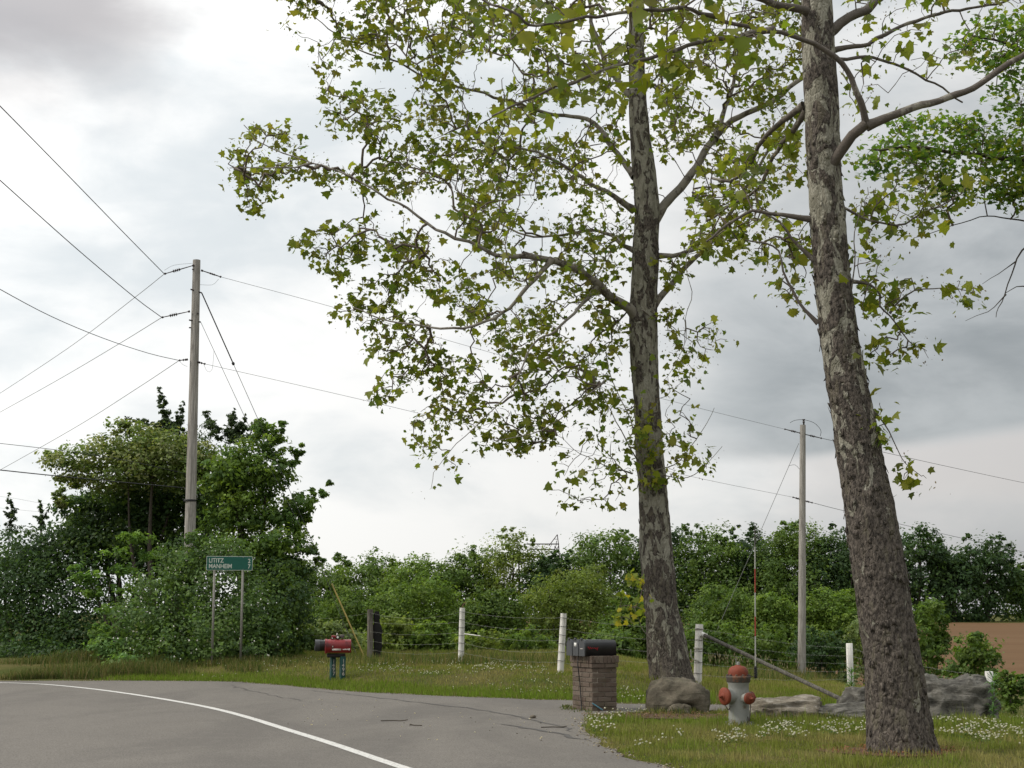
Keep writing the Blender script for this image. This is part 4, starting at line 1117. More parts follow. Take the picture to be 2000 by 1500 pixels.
# ================================================================== POLES AND WIRES
def round_pole(name, base, top, r0, r1, parent, mat, n=20, wob=0.012):
    t = np.linspace(0, 1, 40)
    P = np.asarray(base) + (np.asarray(top) - np.asarray(base)) * t[:, None]
    P[:, 0] += np.array([mnoise.noise(Vector((k * 2.2, base[0], 1.0))) for k in t]) * wob
    mb = MB(); mb.tube(P, r0 + (r1 - r0) * t, n)
    return mb.build(name, mat, parent)
class Split:
    """every shape added becomes a part of its own"""
    def __init__(s, name, mat, parent): s.a = (name, mat, parent)
    def tube(s, *a, **k): m = MB(); m.tube(*a, **k); m.build(*s.a)
    def lathe(s, *a, **k): m = MB(); m.lathe(*a, **k); m.build(*s.a)
def insulator(p, q, parent, discs=4, where=0.62, r=0.02, disc=0.05):
    """strain rod with a run of sheds between p and q"""
    p, q = np.asarray(p), np.asarray(q)
    d = q - p; L = np.linalg.norm(d); Rm = rot_to(d / L)
    mb = MB()
    prof = [(0.0, 0.0), (0.03, 0.0), (0.03, 0.05), (r * 0.6, 0.06)]
    for k in range(discs):
        z = L * where + (k - discs / 2) * 0.055
        prof += [(r * 0.8, z - 0.02), (disc, z), (disc, z + 0.008), (r * 0.8, z + 0.02)]
    prof += [(r * 0.6, L * 0.92), (0.03, L - 0.03), (0.03, L), (0, L)]
    mb.lathe(prof, p, Rm, 10)
    return mb.build('insulator', M['insul'], parent)
def wire(label, pts, r=0.008, mat='wire', cat='wire', name='power_line', group='overhead lines'):
    P = smooth_path(at_arr(pts), 0.8)
    mb = MB(); mb.tube(P, r, 5, caps=False)
    return mb.build(name, M[mat], label=label, cat=cat, group=group)

DP = 42.0
b = at(364, 1300, DP); t_ = at(384.5, 508, DP)
b[2] = hz(b[0], DP) - 0.1
p1 = empty('utility_pole', (b[0], DP, hz(b[0], DP)), 'nearer grey wooden utility pole rising out of the left thicket', 'utility pole')
round_pole('pole', b, t_, .172, .105, p1, M['pole'])
insulator(at(379, 518, DP - .1), at(321, 535, DP - .1), p1); insulator(at(371, 608, DP - .1), at(316, 620, DP - .1), p1)
insulator(at(393, 528, DP - .05), at(432, 541, DP - .05), p1, 3, 0.6, 0.022, 0.03)
insulator(at(367, 702, DP - .1), at(350, 704, DP - .1), p1, 2, 0.5, 0.02, 0.035); insulator(at(386, 707, DP - .05), at(401, 711, DP - .05), p1, 2, 0.5, 0.02, 0.035)
mb = Split('bolt', M['insul'], p1)
for (xa, ya, xb, yb) in ((372, 565, 394, 572), (369, 625, 392, 629), (370, 640, 374, 640), (386, 612, 388, 612), (376, 526, 381, 528)):
    mb.tube([at(xa, ya, DP - .12), at(xb, yb, DP - .02)], 0.022, 6)
mb = MB(); mb.lathe([(.166, 0), (.172, .01), (.172, .05), (.166, .06)], at(371, 980, DP), None, 20); mb.build('band', M['wire'], p1)
mb = Split('jumper_wire', M['wire_grey'], p1)
mb.tube(smooth_path(at_arr([(321, 528, DP - .1), (340, 518, DP - .1), (377, 514, DP - .1)]), 0.1), .004, 4); mb.tube(smooth_path(at_arr([(427, 545, DP), (415, 556, DP), (390, 556, DP)]), 0.1), .004, 4)
mb.tube(smooth_path(at_arr([(398, 712, DP), (405, 725, DP), (414, 722, DP), (418, 685, DP)]), 0.1), .004, 4); mb.tube(smooth_path(at_arr([(350, 704, DP), (357, 712, DP), (366, 716, DP)]), 0.1), .004, 4)

D2p = 54.0
b = at(1566, 1330, D2p); t_ = at(1568, 830, D2p); b[2] = hz(b[0], D2p) - 0.1
p2 = empty('utility_pole', (b[0], D2p, hz(b[0], D2p)), 'farther pale wooden utility pole standing behind the fence', 'utility pole')
round_pole('pole', b, t_, .145, .10, p2, M['pole'])
insulator(at(1564, 846, D2p), at(1532, 838, D2p), p2, 3, 0.5, .025, .045); insulator(at(1571, 848, D2p), at(1605, 856, D2p), p2, 3, 0.5, .025, .045)
insulator(at(1563, 975, D2p), at(1548, 971, D2p), p2, 2, 0.5, .025, .04); insulator(at(1571, 978, D2p), at(1587, 982, D2p), p2, 2, 0.5, .025, .04)
mb = MB(); mb.lathe([(0, 0), (.03, 0), (.03, .12), (.05, .13), (.05, .15), (.03, .16), (.03, .2), (.055, .21), (.055, .24), (0, .25)], at(1570, 832, D2p - .05), None, 12)
mb.build('top_insulator', M['insul'], p2)
mb = Split('jumper_wire', M['wire'], p2)
mb.tube(smooth_path(at_arr([(1543, 826, D2p), (1552, 821, D2p), (1570, 820, D2p), (1590, 826, D2p), (1603, 840, D2p), (1602, 852, D2p)]), 0.1), .008, 4)
mb.tube(smooth_path(at_arr([(1563, 918, D2p), (1553, 908, D2p), (1540, 910, D2p)]), 0.1), .006, 4)

wire('black line rising from the nearer pole top to the upper left corner', [(321, 535, DP), (250, 463, 39.5), (150, 360, 35.5), (60, 268, 31.5), (0, 207, 29), (-120, 85, 25)], .011)
wire('grey line falling from the nearer pole top to the left edge', [(321, 535, DP), (262, 582, 46), (140, 675, 54), (0, 768, 62), (-80, 818, 66)], .009, 'wire_grey')
wire('black line rising from the second insulator to the left edge', [(316, 620, DP), (262, 580, 40), (150, 486, 36), (0, 352, 31), (-100, 262, 28)], .011)
wire('grey line falling from the second insulator to the left edge', [(316, 620, DP), (235, 670, 46.5), (120, 738, 54), (0, 805, 62), (-80, 848, 66)], .009, 'wire_grey')
wire('sagging black line rising from mid-pole to the left edge', [(350, 704, DP), (290, 690, 40), (200, 660, 37), (100, 618, 34), (0, 565, 31), (-90, 512, 28)], .009)
wire('grey line falling from mid-pole behind the pale tree', [(350, 704, DP), (270, 757, 47), (150, 833, 55), (0, 918, 63), (-60, 950, 66)], .009, 'wire_grey')
wire('thick black cable crossing low before the left thicket', [(-60, 912, 33), (0, 918, 34.5), (95, 928, 37), (230, 941, 40), (361, 953, 41.8)], .013)
wire('thin cable ending in the pale tree at left', [(-60, 861, 33), (0, 866, 35), (135, 882, 38.5), (250, 900, 41), (362, 925, 41.8)], .007)
for k, (ya, yb, lab) in enumerate(((972, 990, 'faint far wire behind the young cedars, upper one'), (994, 1004, 'faint far wire behind the young cedars, lower one'))):
    wire(lab, [(-40, ya - 6, 120), (20, ya, 120), (70, (ya + yb) / 2, 120), (130, yb, 120)], .008, 'wire_grey')
wire('upper line spanning from the nearer to the farther pole', [(432, 541, DP), (640, 597, 44), (900, 672, 46.5), (1150, 741, 49), (1365, 797, 51.5), (1532, 838, D2p)], .006, 'wire_grey')
wire('lower line spanning from the nearer to the farther pole', [(401, 711, DP), (560, 747, 43.5), (725, 785, 45), (930, 834, 47), (1110, 876, 49), (1370, 935, 52), (1548, 971, D2p)], .006, 'wire_grey')
wire('upper line leaving the farther pole to the right edge', [(1605, 856, D2p), (1720, 882, 58), (1850, 911, 64), (2000, 943, 72), (2100, 962, 78)], .009)
wire('lower line leaving the farther pole to the right edge', [(1587, 982, D2p), (1650, 998, 57), (1790, 1031, 63), (2000, 1078, 72), (2100, 1098, 78)], .009)
# guy wires
g0 = ground_at(712, 1286); DG = g0[1]
gw = empty('guy_wire', g0, 'long guy wire from the nearer pole with a yellow plastic guard rod', 'guy wire', 'guy wires')
pt = at(394, 572, DP); d = g0 - pt
mb = MB(); mb.tube([pt, pt + d * 0.2], .017, 6); mb.tube([pt + d * 0.2, g0], .008, 5); mb.lathe([(0, -.06), (.04, -.03), (.04, .03), (0, .06)], pt + d * 0.2, rot_to(unit(d)), 8)
mb.build('cable', M['wire'], gw)
q0 = at(648, 1140, DP + (DG - DP) * 0.80)
mb = MB(); mb.tube([q0, g0 + np.array([0, 0, 0.02])], .021, 10)
mb.build('guard', simple('yellow_plastic', (0.42, 0.33, 0.10), 0.6, 0.2, 6, dirt=(0.25, 0.2, 0.08)), gw)
g1 = ground_at(700, 1288)
mb = MB(); mb.tube([at(392, 629, DP), at(500, 862, 42), at(626, 1104, 41.5), g1], .007, 5)
mb.build('guy_wire', M['wire'], label='thin second guy wire slanting from the nearer pole', cat='guy wire', group='guy wires')
g2 = ground_at(1368, 1316)
mb = MB(); mb.tube([at(1560, 866, D2p), at(1480, 1050, 54), at(1400, 1232, 54), at(1372, 1296, 54)], .009, 5)
mb.build('guy_wire', M['wire_grey'], label='thin guy wire slanting left from the farther pole', cat='guy wire', group='guy wires')
# far pylon
DT = 330.0
rt = empty('pylon', (at(1086, 1215, DT)[0], DT, hz(at(1086, 1215, DT)[0], DT)), 'faint steel lattice pylon arm peeping over the hedgerow', 'pylon')
mb = MB()
zb = hz(at(1086, 1215, DT)[0], DT)
pk = at(1088.5, 1044, DT)
la, lb = at(1072, 1066, DT), at(1091, 1066, DT)
mb.tube([pk, la], .10, 5); mb.tube([pk, lb], .10, 5); mb.tube([at(1087, 1056, DT), at(1086, 1066, DT)], .08, 5)
mb.tube([at(1081, 1053, DT), at(1089.5, 1053, DT)], .06, 4)
f1, f2 = at(1076, 1215, DT), at(1100, 1215, DT); f1[2] = f2[2] = zb
mb.tube([lb, f2], .12, 5); mb.tube([at(1084, 1066, DT), f1], .12, 5)
for k in range(8):
    a, b_ = at(1084, 1066, DT), lb
    mb.tube([a + (f1 - a) * k / 8, b_ + (f2 - b_) * (k + 1) / 8], .07, 4); mb.tube([b_ + (f2 - b_) * k / 8, a + (f1 - a) * (k + 1) / 8], .07, 4)
mb.build('mast', M['insul'], rt)
mb = MB()
mb.tube([at(1028, 1062.5, DT), at(1092, 1062.5, DT)], .13, 5); mb.tube([at(1034, 1073, DT), at(1084, 1073, DT)], .12, 5)
for xa, xb in ((1045, 1051), (1047.5, 1054), (1060, 1066), (1072, 1078)): mb.tube([at(xa, 1073, DT), at(xb, 1062.5, DT)], .05, 4)
mb.build('crossarm', M['insul'], rt)

# ================================================================== FENCE
gA = ground_at(902, 1292)
fence = empty('wire_fence', gA, 'barbed wire fence on whitewashed wooden posts behind the lawn', 'fence')
def fence_post(px_t, py_t, px_b, py_b, r, mat, D=None, square=False, label=None):
    if D is None:
        g = ground_at(px_b, py_b); D = g[1]
    else:
        x = at(px_b, py_b, D)[0]; g = np.array([x, D, hz(x, D)])
    t = at(px_t, py_t, D)
    mb = MB()
    if square:
        c = (g + t) / 2; mb.box(c, (r * 2, r * 2, t[2] - g[2] + 0.1), None, 0.008)
    else:
        k = np.linspace(0, 1, 22)
        P = g - np.array([0, 0, .08]) + (t - g + np.array([0, 0, .08])) * k[:, None]
        rr = r * (1.06 - 0.10 * k + 0.04 * np.array([mnoise.noise(Vector((q_ * 5, px_t, 0))) for q_ in k]))
        mb.tube(P, rr, 14)
    mb.build('post', mat, fence, label=label)
    return g, t
posts = []
g, t = fence_post(572, 1200, 568, 1290, .03, M['steel'], 45.5, label='thin metal end post'); posts.append((g, t))
g, t = fence_post(723, 1190, 723, 1287, .078, M['post_grey'], label='grey weathered wooden post'); posts.append((g, t)); gGrey = g
g, t = fence_post(903, 1187, 900, 1293, .068, M['post_white'], label='white post with curled wire on top'); posts.append((g, t)); tC = t
g, t = fence_post(1101, 1198, 1094, 1314, .066, M['post_white'], label='leaning white post'); posts.append((g, t))
g, t = fence_post(1366, 1219, 1362, 1345, .078, M['post_white'], 30.6, label='thick white corner post'); posts.append((g, t)); tK, gK = t, g
g, t = fence_post(1661, 1260, 1659, 1332, .082, M['post_white'], 46.0, True, label='low white square post'); posts.append((g, t))
g, t = fence_post(1935, 1316, 1932, 1396, .07, M['post_white'], 33.0, True, label='white square post beside the big boulder'); posts.append((g, t))
mb = MB(); mb.tube(smooth_path([tC, tC + np.array([.01, 0, .05]), tC + np.array([.06, 0, .11]), tC + np.array([.09, 0, .12])], 0.02), .012, 6)
mb.build('loose_wire', simple('rusty_wire', (0.13, 0.07, 0.045), 0.8), fence)
for i_, (a, b_) in enumerate(zip(posts[:-1], posts[1:])):
    for k, fr in enumerate((0.93, 0.74, 0.55, 0.36, 0.18)):
        if i_ == 0 and k not in (0, 2): continue
        P0 = a[0] + (a[1] - a[0]) * fr; P1 = b_[0] + (b_[1] - b_[0]) * fr
        P0 = P0 + np.array([0, -0.085, 0]); P1 = P1 + np.array([0, -0.085, 0])
        tt = np.linspace(0, 1, 26); L = np.linalg.norm(P1 - P0)
        P = P0 + (P1 - P0) * tt[:, None]
        P[:, 2] -= 4 * tt * (1 - tt) * (0.05 + 0.05 * rng.random()) * (2.2 if (i_ == 1 and k == 0) else 1) - rng.normal(size=26) * 0.004
        mb = MB(); mb.tube(P, .0017, 4, caps=False)
        for q_ in range(int(L / 0.35)):
            c = P0 + (P1 - P0) * (q_ + 0.5) / int(L / 0.35 + 1); c[2] = np.interp((q_ + 0.5) / int(L / 0.35 + 1), tt, P[:, 2])
            mb.tube([c + np.array([0, 0, .015]), c - np.array([0.01, 0, .015])], .003, 3)
        mb.build('barbed_wire', M['fence_wire'], fence)
mb = Split('staple', M['wire'], fence)
for a, n_ in ((2, 6), (3, 6), (4, 5)):
    for fr in np.linspace(0.2, 0.92, n_):
        c = posts[a][0] + (posts[a][1] - posts[a][0]) * fr
        mb.tube(smooth_path([c + np.array([-.095, -.02, 0]), c + np.array([-.04, -.085, .008]), c + np.array([.04, -.085, -.006]), c + np.array([.095, -.02, .012])], 0.03), .005, 4)
mb = Split('band', simple('dull_band', (0.42, 0.40, 0.36), 0.7), fence)
for z in (.05, .62): mb.lathe([(.080, 0), (.092, .01), (.092, .03), (.080, .04)], gK + (tK - gK) * (0.93 - z * 0.55), None, 16)
mb.tube(smooth_path([at(1366, 1292, 30.5), at(1351, 1285, 30.4), at(1349, 1268, 30.4)], .05), .012, 5)
mb = MB(); mb.tube([at(907, 1238, 37.2), at(938, 1242, 36.9)], .012, 6)
mb.build('tie_stick', M['post_white'], fence)
# diagonal brace
e0, e1 = at(1375, 1240, 30.5), at(1646, 1367, 26.0)
mb = MB(); tt = np.linspace(0, 1, 24)
mb.tube(e0 + (e1 - e0) * tt[:, None], .036, 10)
br = mb.build('fence_brace', weathered('brace_wood', (0.035, 0.032, 0.028), (0.15, 0.14, 0.12)), label='long grey diagonal brace pole leaning from the corner post to the boulders', cat='brace')
mb = MB(); mb.tube([at(1369, 1238, 30.5), at(1380, 1243, 30.5)], .05, 8); mb.build('tie', M['post_white'], br)

# black upright slab beside the grey post
gS = gGrey + np.array([0.17, 0.05, 0]); gS[2] = hz(gS[0], gS[1])
prof = [(.07, 0), (.085, .1), (.105, .3), (.115, .5), (.125, .72), (.11, .86), (.075, .95), (.07, 1.02), (.085, 1.1), (.07, 1.2), (.05, 1.25)]
sc_ = 93 / ppm(gS[1]) / 1.25
pts = np.array([(gS[0] + 0.02 * math.sin(z * 4), gS[1], gS[2] - 0.03 + z * sc_) for _, z in prof]); PR = smooth_path(np.column_stack([pts, [r_ for r_, _ in prof]]), 0.04)
V, q = sweep(PR[:, :3], PR[:, 3], 16)
ctr = np.repeat(PR[:, :3], 16, 0); dd = V - ctr; dd[:, 1] *= 0.35
V = ctr + dd * (1 + 0.18 * np.array([mnoise.fractal(Vector(v) * 7, 1.0, 2.0, 3) for v in V]))[:, None]
mk('black_slab', V, q, M['black_cloth'], label='narrow ragged black upright figure-like slab beside the grey fence post', cat='slab')

# ================================================================== DISTANCE SIGN
green = simple('sign_green', (0.008, 0.105, 0.075), 0.5, 0.15, 10, spec=0.4)
cream = simple('sign_cream', (0.56, 0.60, 0.53), 0.6, 0.1, 20)
sgL = ground_at(418, 1299); DS = sgL[1]
sign = empty('distance_sign', sgL, 'green distance sign on two metal posts before the blossoming bush', 'sign')
ang = R(14)
Rz = rotz(ang)
tl, tr_ = at(404, 1086, DS), at(490, 1086, DS)
Wd = (tr_[0] - tl[0]) / math.cos(ang) * 1.005; Hs = 27.5 / ppm(DS)
org = np.array([tl[0], DS - 0.03, tl[2] - Hs])               # lower left corner of the panel
ex = Rz @ np.array([1.0, 0, 0]); ey = Rz @ np.array([0, 1.0, 0])
def sp(x, z, off=0.0): return org + ex * x + np.array([0, 0, z]) - ey * off
def round_rect(mb, x0, z0, x1, z1, rr, off, th):
    a = []
    for cx, cz, s0 in ((x1 - rr, z0 + rr, -90), (x1 - rr, z1 - rr, 0), (x0 + rr, z1 - rr, 90), (x0 + rr, z0 + rr, 180)):
        for k in range(5): a.append((cx + rr * math.cos(R(s0 + k * 22.5)), cz + rr * math.sin(R(s0 + k * 22.5))))
    n = len(a)
    Fv = [sp(x, z, off + th) for x, z in a]; Bv = [sp(x, z, off) for x, z in a]
    c1, c2 = np.mean(Fv, 0), np.mean(Bv, 0)
    i = np.arange(n)
    mb.add(np.array(Fv + Bv), np.stack([i, n + i, n + (i + 1) % n, (i + 1) % n], -1))
    mb.add(np.array(Fv + [c1]), np.stack([i, (i + 1) % n, np.full(n, n)], -1)); mb.add(np.array(Bv + [c2]), np.stack([(i + 1) % n, i, np.full(n, n)], -1))
mb = MB(); round_rect(mb, 0, 0, Wd, Hs, .02, 0, .003); pan = mb.build('panel', cream, sign)
mb = MB(); round_rect(mb, .012, .012, Wd - .012, Hs - .012, .016, .003, .003); mb.build('green_field', green, pan)
for body, x, z, s in (('LITITZ', .055, .185, .115), ('MANHEIM', .055, .052, .115), ('2', Wd - .115, .178, .115), ('7', Wd - .115, .048, .115)):
    Vt, Ft = text_mesh(body, s * 1.28, 0.0)
    Vt[:, 0] *= 0.86
    a = Vt.copy(); n = len(a)
    W3 = np.array([sp(x + v[0], z * Hs / .335 + v[1], .0095) for v in Vt])
    mk('lettering', W3, Ft, cream, pan)
for xm, pxb, pyb in ((16 / 88 * Wd, 418, 1299), (70 / 88 * Wd, 472, 1289)):
    c = sp(xm, 0, -0.03)
    zb = hz(c[0], c[1]) - .1; zt = org[2] + Hs - .01
    lean = -0.02
    mb = MB()
    for off, sz in (((0, 0), (.055, .006)), ((-.025, -.015), (.006, .03)), ((.025, -.015), (.006, .03))):
        o3 = ex * off[0] + ey * -off[1]
        mb.box(np.array([c[0], c[1], (zb + zt) / 2]) + o3, (sz[0], sz[1], zt - zb), Rz, 0)
    mb.build('post', simple('sign_post', (0.24, 0.23, 0.205), 0.7, 0.25, 12), sign)
    mb = Split('bolt', M['steel'], sign)
    for z in (.03, Hs - .03): mb.lathe([(0, 0), (.009, .002), (.009, 0.006), (0, .009)], sp(xm, z, .007), rot_to(-ey), 8)

# ================================================================== MAILBOXES
def arch_prism(c, ax, Wm, hs, L, seg=9, grow_=0.0, flat=1.0):
    """arched box: c = bottom centre of the front, ax = direction towards the back"""
    ax = unit(ax); sd = np.array([-ax[1], ax[0], 0.0])
    w2 = Wm / 2 + grow_
    prof = [(-w2, -grow_), (-w2, hs)] + [(-w2 * math.cos(k * math.pi / seg), hs + w2 * flat * math.sin(k * math.pi / seg)) for k in range(1, seg)] + [(w2, hs), (w2, -grow_)]
    n = len(prof)
    A = np.array([c + sd * x + np.array([0, 0, z]) for x, z in prof]); B = A + ax * L
    i = np.arange(n)
    mb = MB()
    mb.add(np.vstack([A, B]), np.stack([i, (i + 1) % n, n + (i + 1) % n, n + i], -1))
    mb.add(np.vstack([A, A.mean(0)]), np.stack([(i + 1) % n, i, np.full(n, n)], -1)); mb.add(np.vstack([B, B.mean(0)]), np.stack([i, (i + 1) % n, np.full(n, n)], -1))
    return mb
black = simple('black_enamel', (0.012, 0.012, 0.013), 0.38, 0.35, 9, spec=0.5, dirt=(0.05, 0.048, 0.045), dirt_scale=6, dirt_lo=0.55, dirt_hi=0.8)
doorm = simple('grey_black_door', (0.045, 0.047, 0.05), 0.45, 0.25, 9, spec=0.5)
red_p = simple('red_enamel', (0.23, 0.018, 0.022), 0.38, 0.25, 7, spec=0.5, dirt=(0.10, 0.012, 0.014), dirt_scale=4)
teal = simple('teal_paint', (0.018, 0.065, 0.058), 0.75, 0.3, 14, dirt=(0.05, 0.06, 0.05))
silver = simple('silver_tape', (0.45, 0.42, 0.38), 0.5, 0.2, 20)
white = simple('white_paint', (0.70, 0.70, 0.66), 0.6, 0.12, 20)

th = R(25)
rd, ld = np.array([math.cos(th), math.sin(th), 0]), np.array([-math.sin(th), math.cos(th), 0])
Nc = ground_at(1157, 1391)
PA, PB = .44, .68
PZ = Nc[2]
pil = empty('brick_pillar', Nc + rd * PA / 2 + ld * PB / 2, 'brown brick mailbox pillar at the driveway mouth', 'pillar')
def loc(a, b_, z): return Nc + rd * a + ld * b_ + np.array([0, 0, z])
def brick_mat(name, c1, c2):
    m, t, b = material(name)
    oi = t.new('ShaderNodeObjectInfo')
    g = t.new('ShaderNodeNewGeometry').outputs['Position']
    n = t.noise(g, 18, 6, 0.65); n2 = t.noise(g, 70, 5, 0.7)
    c = t.mix(oi.outputs['Random'], c1, c2)
    c = t.mix(t.math('MULTIPLY', t.smooth(n, 0.4, 0.7), 0.5), c, (0.17, 0.15, 0.12))
    c = t.mix(t.math('MULTIPLY', t.smooth(t.noise(g, 5, 4), 0.52, 0.7), 0.6), c, (0.105, 0.095, 0.06))
    c = t.mix(t.math('MULTIPLY', n2, 0.35), c, (0.06, 0.04, 0.032))
    t.l.new(c, b.inputs['Base Color']); b.inputs['Roughness'].default_value = 0.92; b.inputs['Specular IOR Level'].default_value = 0.12
    bp = t.new('ShaderNodeBump'); bp.inputs['Strength'].default_value = 0.7; bp.inputs['Distance'].default_value = 0.008
    t.l.new(n2, bp.inputs['Height']); t.l.new(bp.outputs[0], b.inputs['Normal'])
    return m
bm1 = brick_mat('old_brick', (0.100, 0.072, 0.056), (0.175, 0.140, 0.112))
mortar = simple('mortar', (0.17, 0.15, 0.12), 0.95, 0.25, 30, bump=0.6)
brick_meshes = {}
def brick(ca, cb, cz, la, lb_, hgt):
    key = (round(la, 3), round(lb_, 3), round(hgt, 3))
    if key not in brick_meshes:
        bm = bmesh.new(); bmesh.ops.create_cube(bm, size=1.0)
        for v in bm.verts: v.co = Vector((v.co.x * la, v.co.y * lb_, v.co.z * hgt))
        bmesh.ops.bevel(bm, geom=bm.edges[:], offset=0.005, segments=1, affect='EDGES')
        me = bpy.data.meshes.new('brick'); bm.to_mesh(me); bm.free(); me.materials.append(bm1)
        brick_meshes[key] = me
    o = bpy.data.objects.new('brick', brick_meshes[key]); COL.objects.link(o)
    p = loc(ca, cb, cz) + rng.normal(size=3) * 0.0018
    o.parent = pil; o.matrix_parent_inverse = Matrix.Translation(-Vector(pil.location))
    o.location = Vector([float(v) for v in p]); o.rotation_euler = (rng.normal() * .006, rng.normal() * .006, th + rng.normal() * .008)
CH, JT, BW = .0745, .010, .095
for c_ in range(10):
    z = c_ * CH + CH / 2; g_ = 0.022 if c_ == 9 else 0.0
    A0, A1, B0, B1 = -g_, PA + g_, -g_, PB + g_
    if c_ % 2 == 0:
        n = 3; L = (B1 - B0) / n
        for k in range(n):
            for ca in (A0 + BW / 2, A1 - BW / 2): brick(ca, B0 + (k + .5) * L, z, BW, L - JT, CH - JT)
        L = A1 - A0 - 2 * BW
        for cb in (B0 + BW / 2, B1 - BW / 2): brick(PA / 2, cb, z, L - JT * 2, BW, CH - JT)
    else:
        n = 2; L = (A1 - A0) / n
        for k in range(n):
            for cb in (B0 + BW / 2, B1 - BW / 2): brick(A0 + (k + .5) * L, cb, z, L - JT, BW, CH - JT)
        n = 2; L = (B1 - B0 - 2 * BW) / n
        for k in range(n):
            for ca in (A0 + BW / 2, A1 - BW / 2): brick(ca, B0 + BW + (k + .5) * L, z, BW, L - JT, CH - JT)
zs = 10 * CH; SH = .115; g_ = .032
n = 7; L = (PA + 2 * g_) / n
for k in range(n):
    for cb in (-g_ + BW / 2, PB + g_ - BW / 2): brick(-g_ + (k + .5) * L, cb, zs + SH / 2, L - JT, BW, SH - JT * .5)
n = 8; L = (PB + 2 * g_ - 2 * BW) / n
for k in range(n):
    for ca in (-g_ + BW / 2, PA + g_ - BW / 2): brick(ca, -g_ + BW + (k + .5) * L, zs + SH / 2, BW, L - JT, SH - JT * .5)
mb = MB()
mb.box(loc(PA / 2, PB / 2, zs / 2 - .03), (PA - .022, PB - .022, zs + .06), rotz(th), 0)
mb.box(loc(PA / 2, PB / 2, zs + SH / 2 - .004), (PA + 2 * g_ - .022, PB + 2 * g_ - .022, SH - .012), rotz(th), 0)
mb.build('mortar', mortar, pil)
boxes = ((.13, 'nearest black mailbox on the brick pillar, with red scribble on its side'), (.345, 'middle black mailbox on the brick pillar, white tag on its door'), (.56, 'rearmost black mailbox on the brick pillar'))
ztop = zs + SH + .002
for k, (bb, lab) in enumerate(boxes):
    c = loc(-.10, bb, ztop)
    root = empty('black_mailbox', loc(PA / 2, bb, ztop), lab, 'mailbox', 'black mailboxes on the brick pillar')
    arch_prism(c, rd, .175, .155, .56, 9).build('body', black, root)
    dr = arch_prism(c - rd * .012, rd, .175, .155, .028, 9, 0.008).build('door', doorm, root)
    mb = MB(); mb.box(c - rd * .014 + np.array([0, 0, .252]), (.03, .04, .035), rotz(th), .006); mb.build('handle', doorm, dr)
    if k == 1:
        mb = MB(); mb.box(c - rd * .0135 + np.array([0, 0, .165]), (.004, .075, .06), rotz(th), 0); mb.build('tag', white, dr)
    if k == 0:
        mb = MB(); mb.box(c - rd * .0135 - ld * .0 + np.array([0, 0, .105]), (.004, .09, .012), rotz(th), 0); mb.build('tag', silver, dr)
        sq = []
        for s_ in np.linspace(0, 1, 60):
            sq.append(c + rd * (.05 + s_ * .185) - ld * (.0885) + np.array([0, 0, .115 + .016 * math.sin(s_ * 33) * (0.6 + 0.5 * math.sin(s_ * 9)) - (.02 if .78 < s_ < .9 else 0) + .008 * (s_ < .08)]))
        mb = MB(); mb.tube(sq, .0035, 4); mb.build('red_scribble', simple('red_marker', (0.35, 0.012, 0.02), 0.5), root)
    mb = MB(); fl = c + rd * .16 - ld * .094
    if k == 2: mb.box(c + rd * .2 + ld * .092 + np.array([0, 0, .13]), (.1, .006, .03), rotz(th), 0); mb.build('flag', red_p, root)
cb0 = loc(-.055, .36, ztop - .01)
cord = smooth_path([cb0 + np.array([0, 0, .02]), loc(-.062, .36, .70), loc(-.035, .35, .45), loc(-.028, .33, .22), loc(-.045, .28, .05), loc(-.09, .20, .012), loc(-.13, .1, .012)], .04)
mb = MB(); mb.tube(cord, .0085, 6); mb.build('cord', M['wire'], pil, label='thin black cord hanging down the lit side')
mb = MB(); mb.tube([loc(-.01, -.02, .135), loc(.15, -.06, .03)], .011, 6); mb.build('plastic_strip', simple('blue_plastic', (0.10, 0.24, 0.30), 0.5), label='short blue-grey plastic strip leaning on the pillar foot', cat='strip')

# ---- roadside pair of mailboxes on teal posts
mg = ground_at(669, 1327); DM = mg[1]; pm = ppm(DM)
am = R(9); mx = np.array([math.cos(am), math.sin(am), 0]); my = np.array([-math.sin(am), math.cos(am), 0])
def post4(px, root, num, back=0.0, wpx=11, py_top=1282, tilt=0.0):
    x = at(px, 1300, DM + back)[0]; zt = at(px, py_top, DM + back)[2]; zb = hz(x, DM + back) - .15
    c = np.array([x, DM + back, (zb + zt) / 2])
    mb = MB(); mb.box(c, (.105, .105, zt - zb), rotz(R(28)), .006)
    po = mb.build('post', teal, root)
    fr = rotz(R(28)) @ np.array([0, -1.0, 0]); sx = rotz(R(28)) @ np.array([1.0, 0, 0])
    for k, ch in enumerate(num):
        Vt, Ft = text_mesh(ch, .105)
        Vt[:, 0] -= Vt[:, 0].mean()
        W3 = np.array([c + fr * .0545 + sx * v[0] + np.array([0, 0, (zt - c[2]) - .13 - k * .088 + v[1]]) for v in Vt])
        mk('numeral', W3, Ft, silver, po)
    return x, zt
rm = empty('red_mailbox', mg, 'large red mailbox on a teal post numbered 1496 beside the road', 'mailbox')
x, zt = post4(669, rm, '1496')
c = at(636, 1275, DM - .02)
mbx = arch_prism(c, mx, .235, .165, .53, 11)
mbx.build('body', red_p, rm)
dr = arch_prism(c - mx * .012, mx, .235, .165, .035, 11, .010).build('door', red_p, rm)
mb = MB(); mb.box(c - mx * .02 + np.array([0, 0, .26]), (.03, .04, .03), rotz(am), .006); mb.build('handle', silver, dr)
def side(u, v, du, dv, mat, nm):
    mb = MB(); mb.box(c + mx * (u + du / 2) - my * .119 + np.array([0, 0, v + dv / 2]), (du, .003, dv), rotz(am), 0); return mb.build(nm, mat, rm)
side(.13, .045, .19, .042, silver, 'reflective_strip')
side(.135, .115, .016, .03, silver, 'sticker')
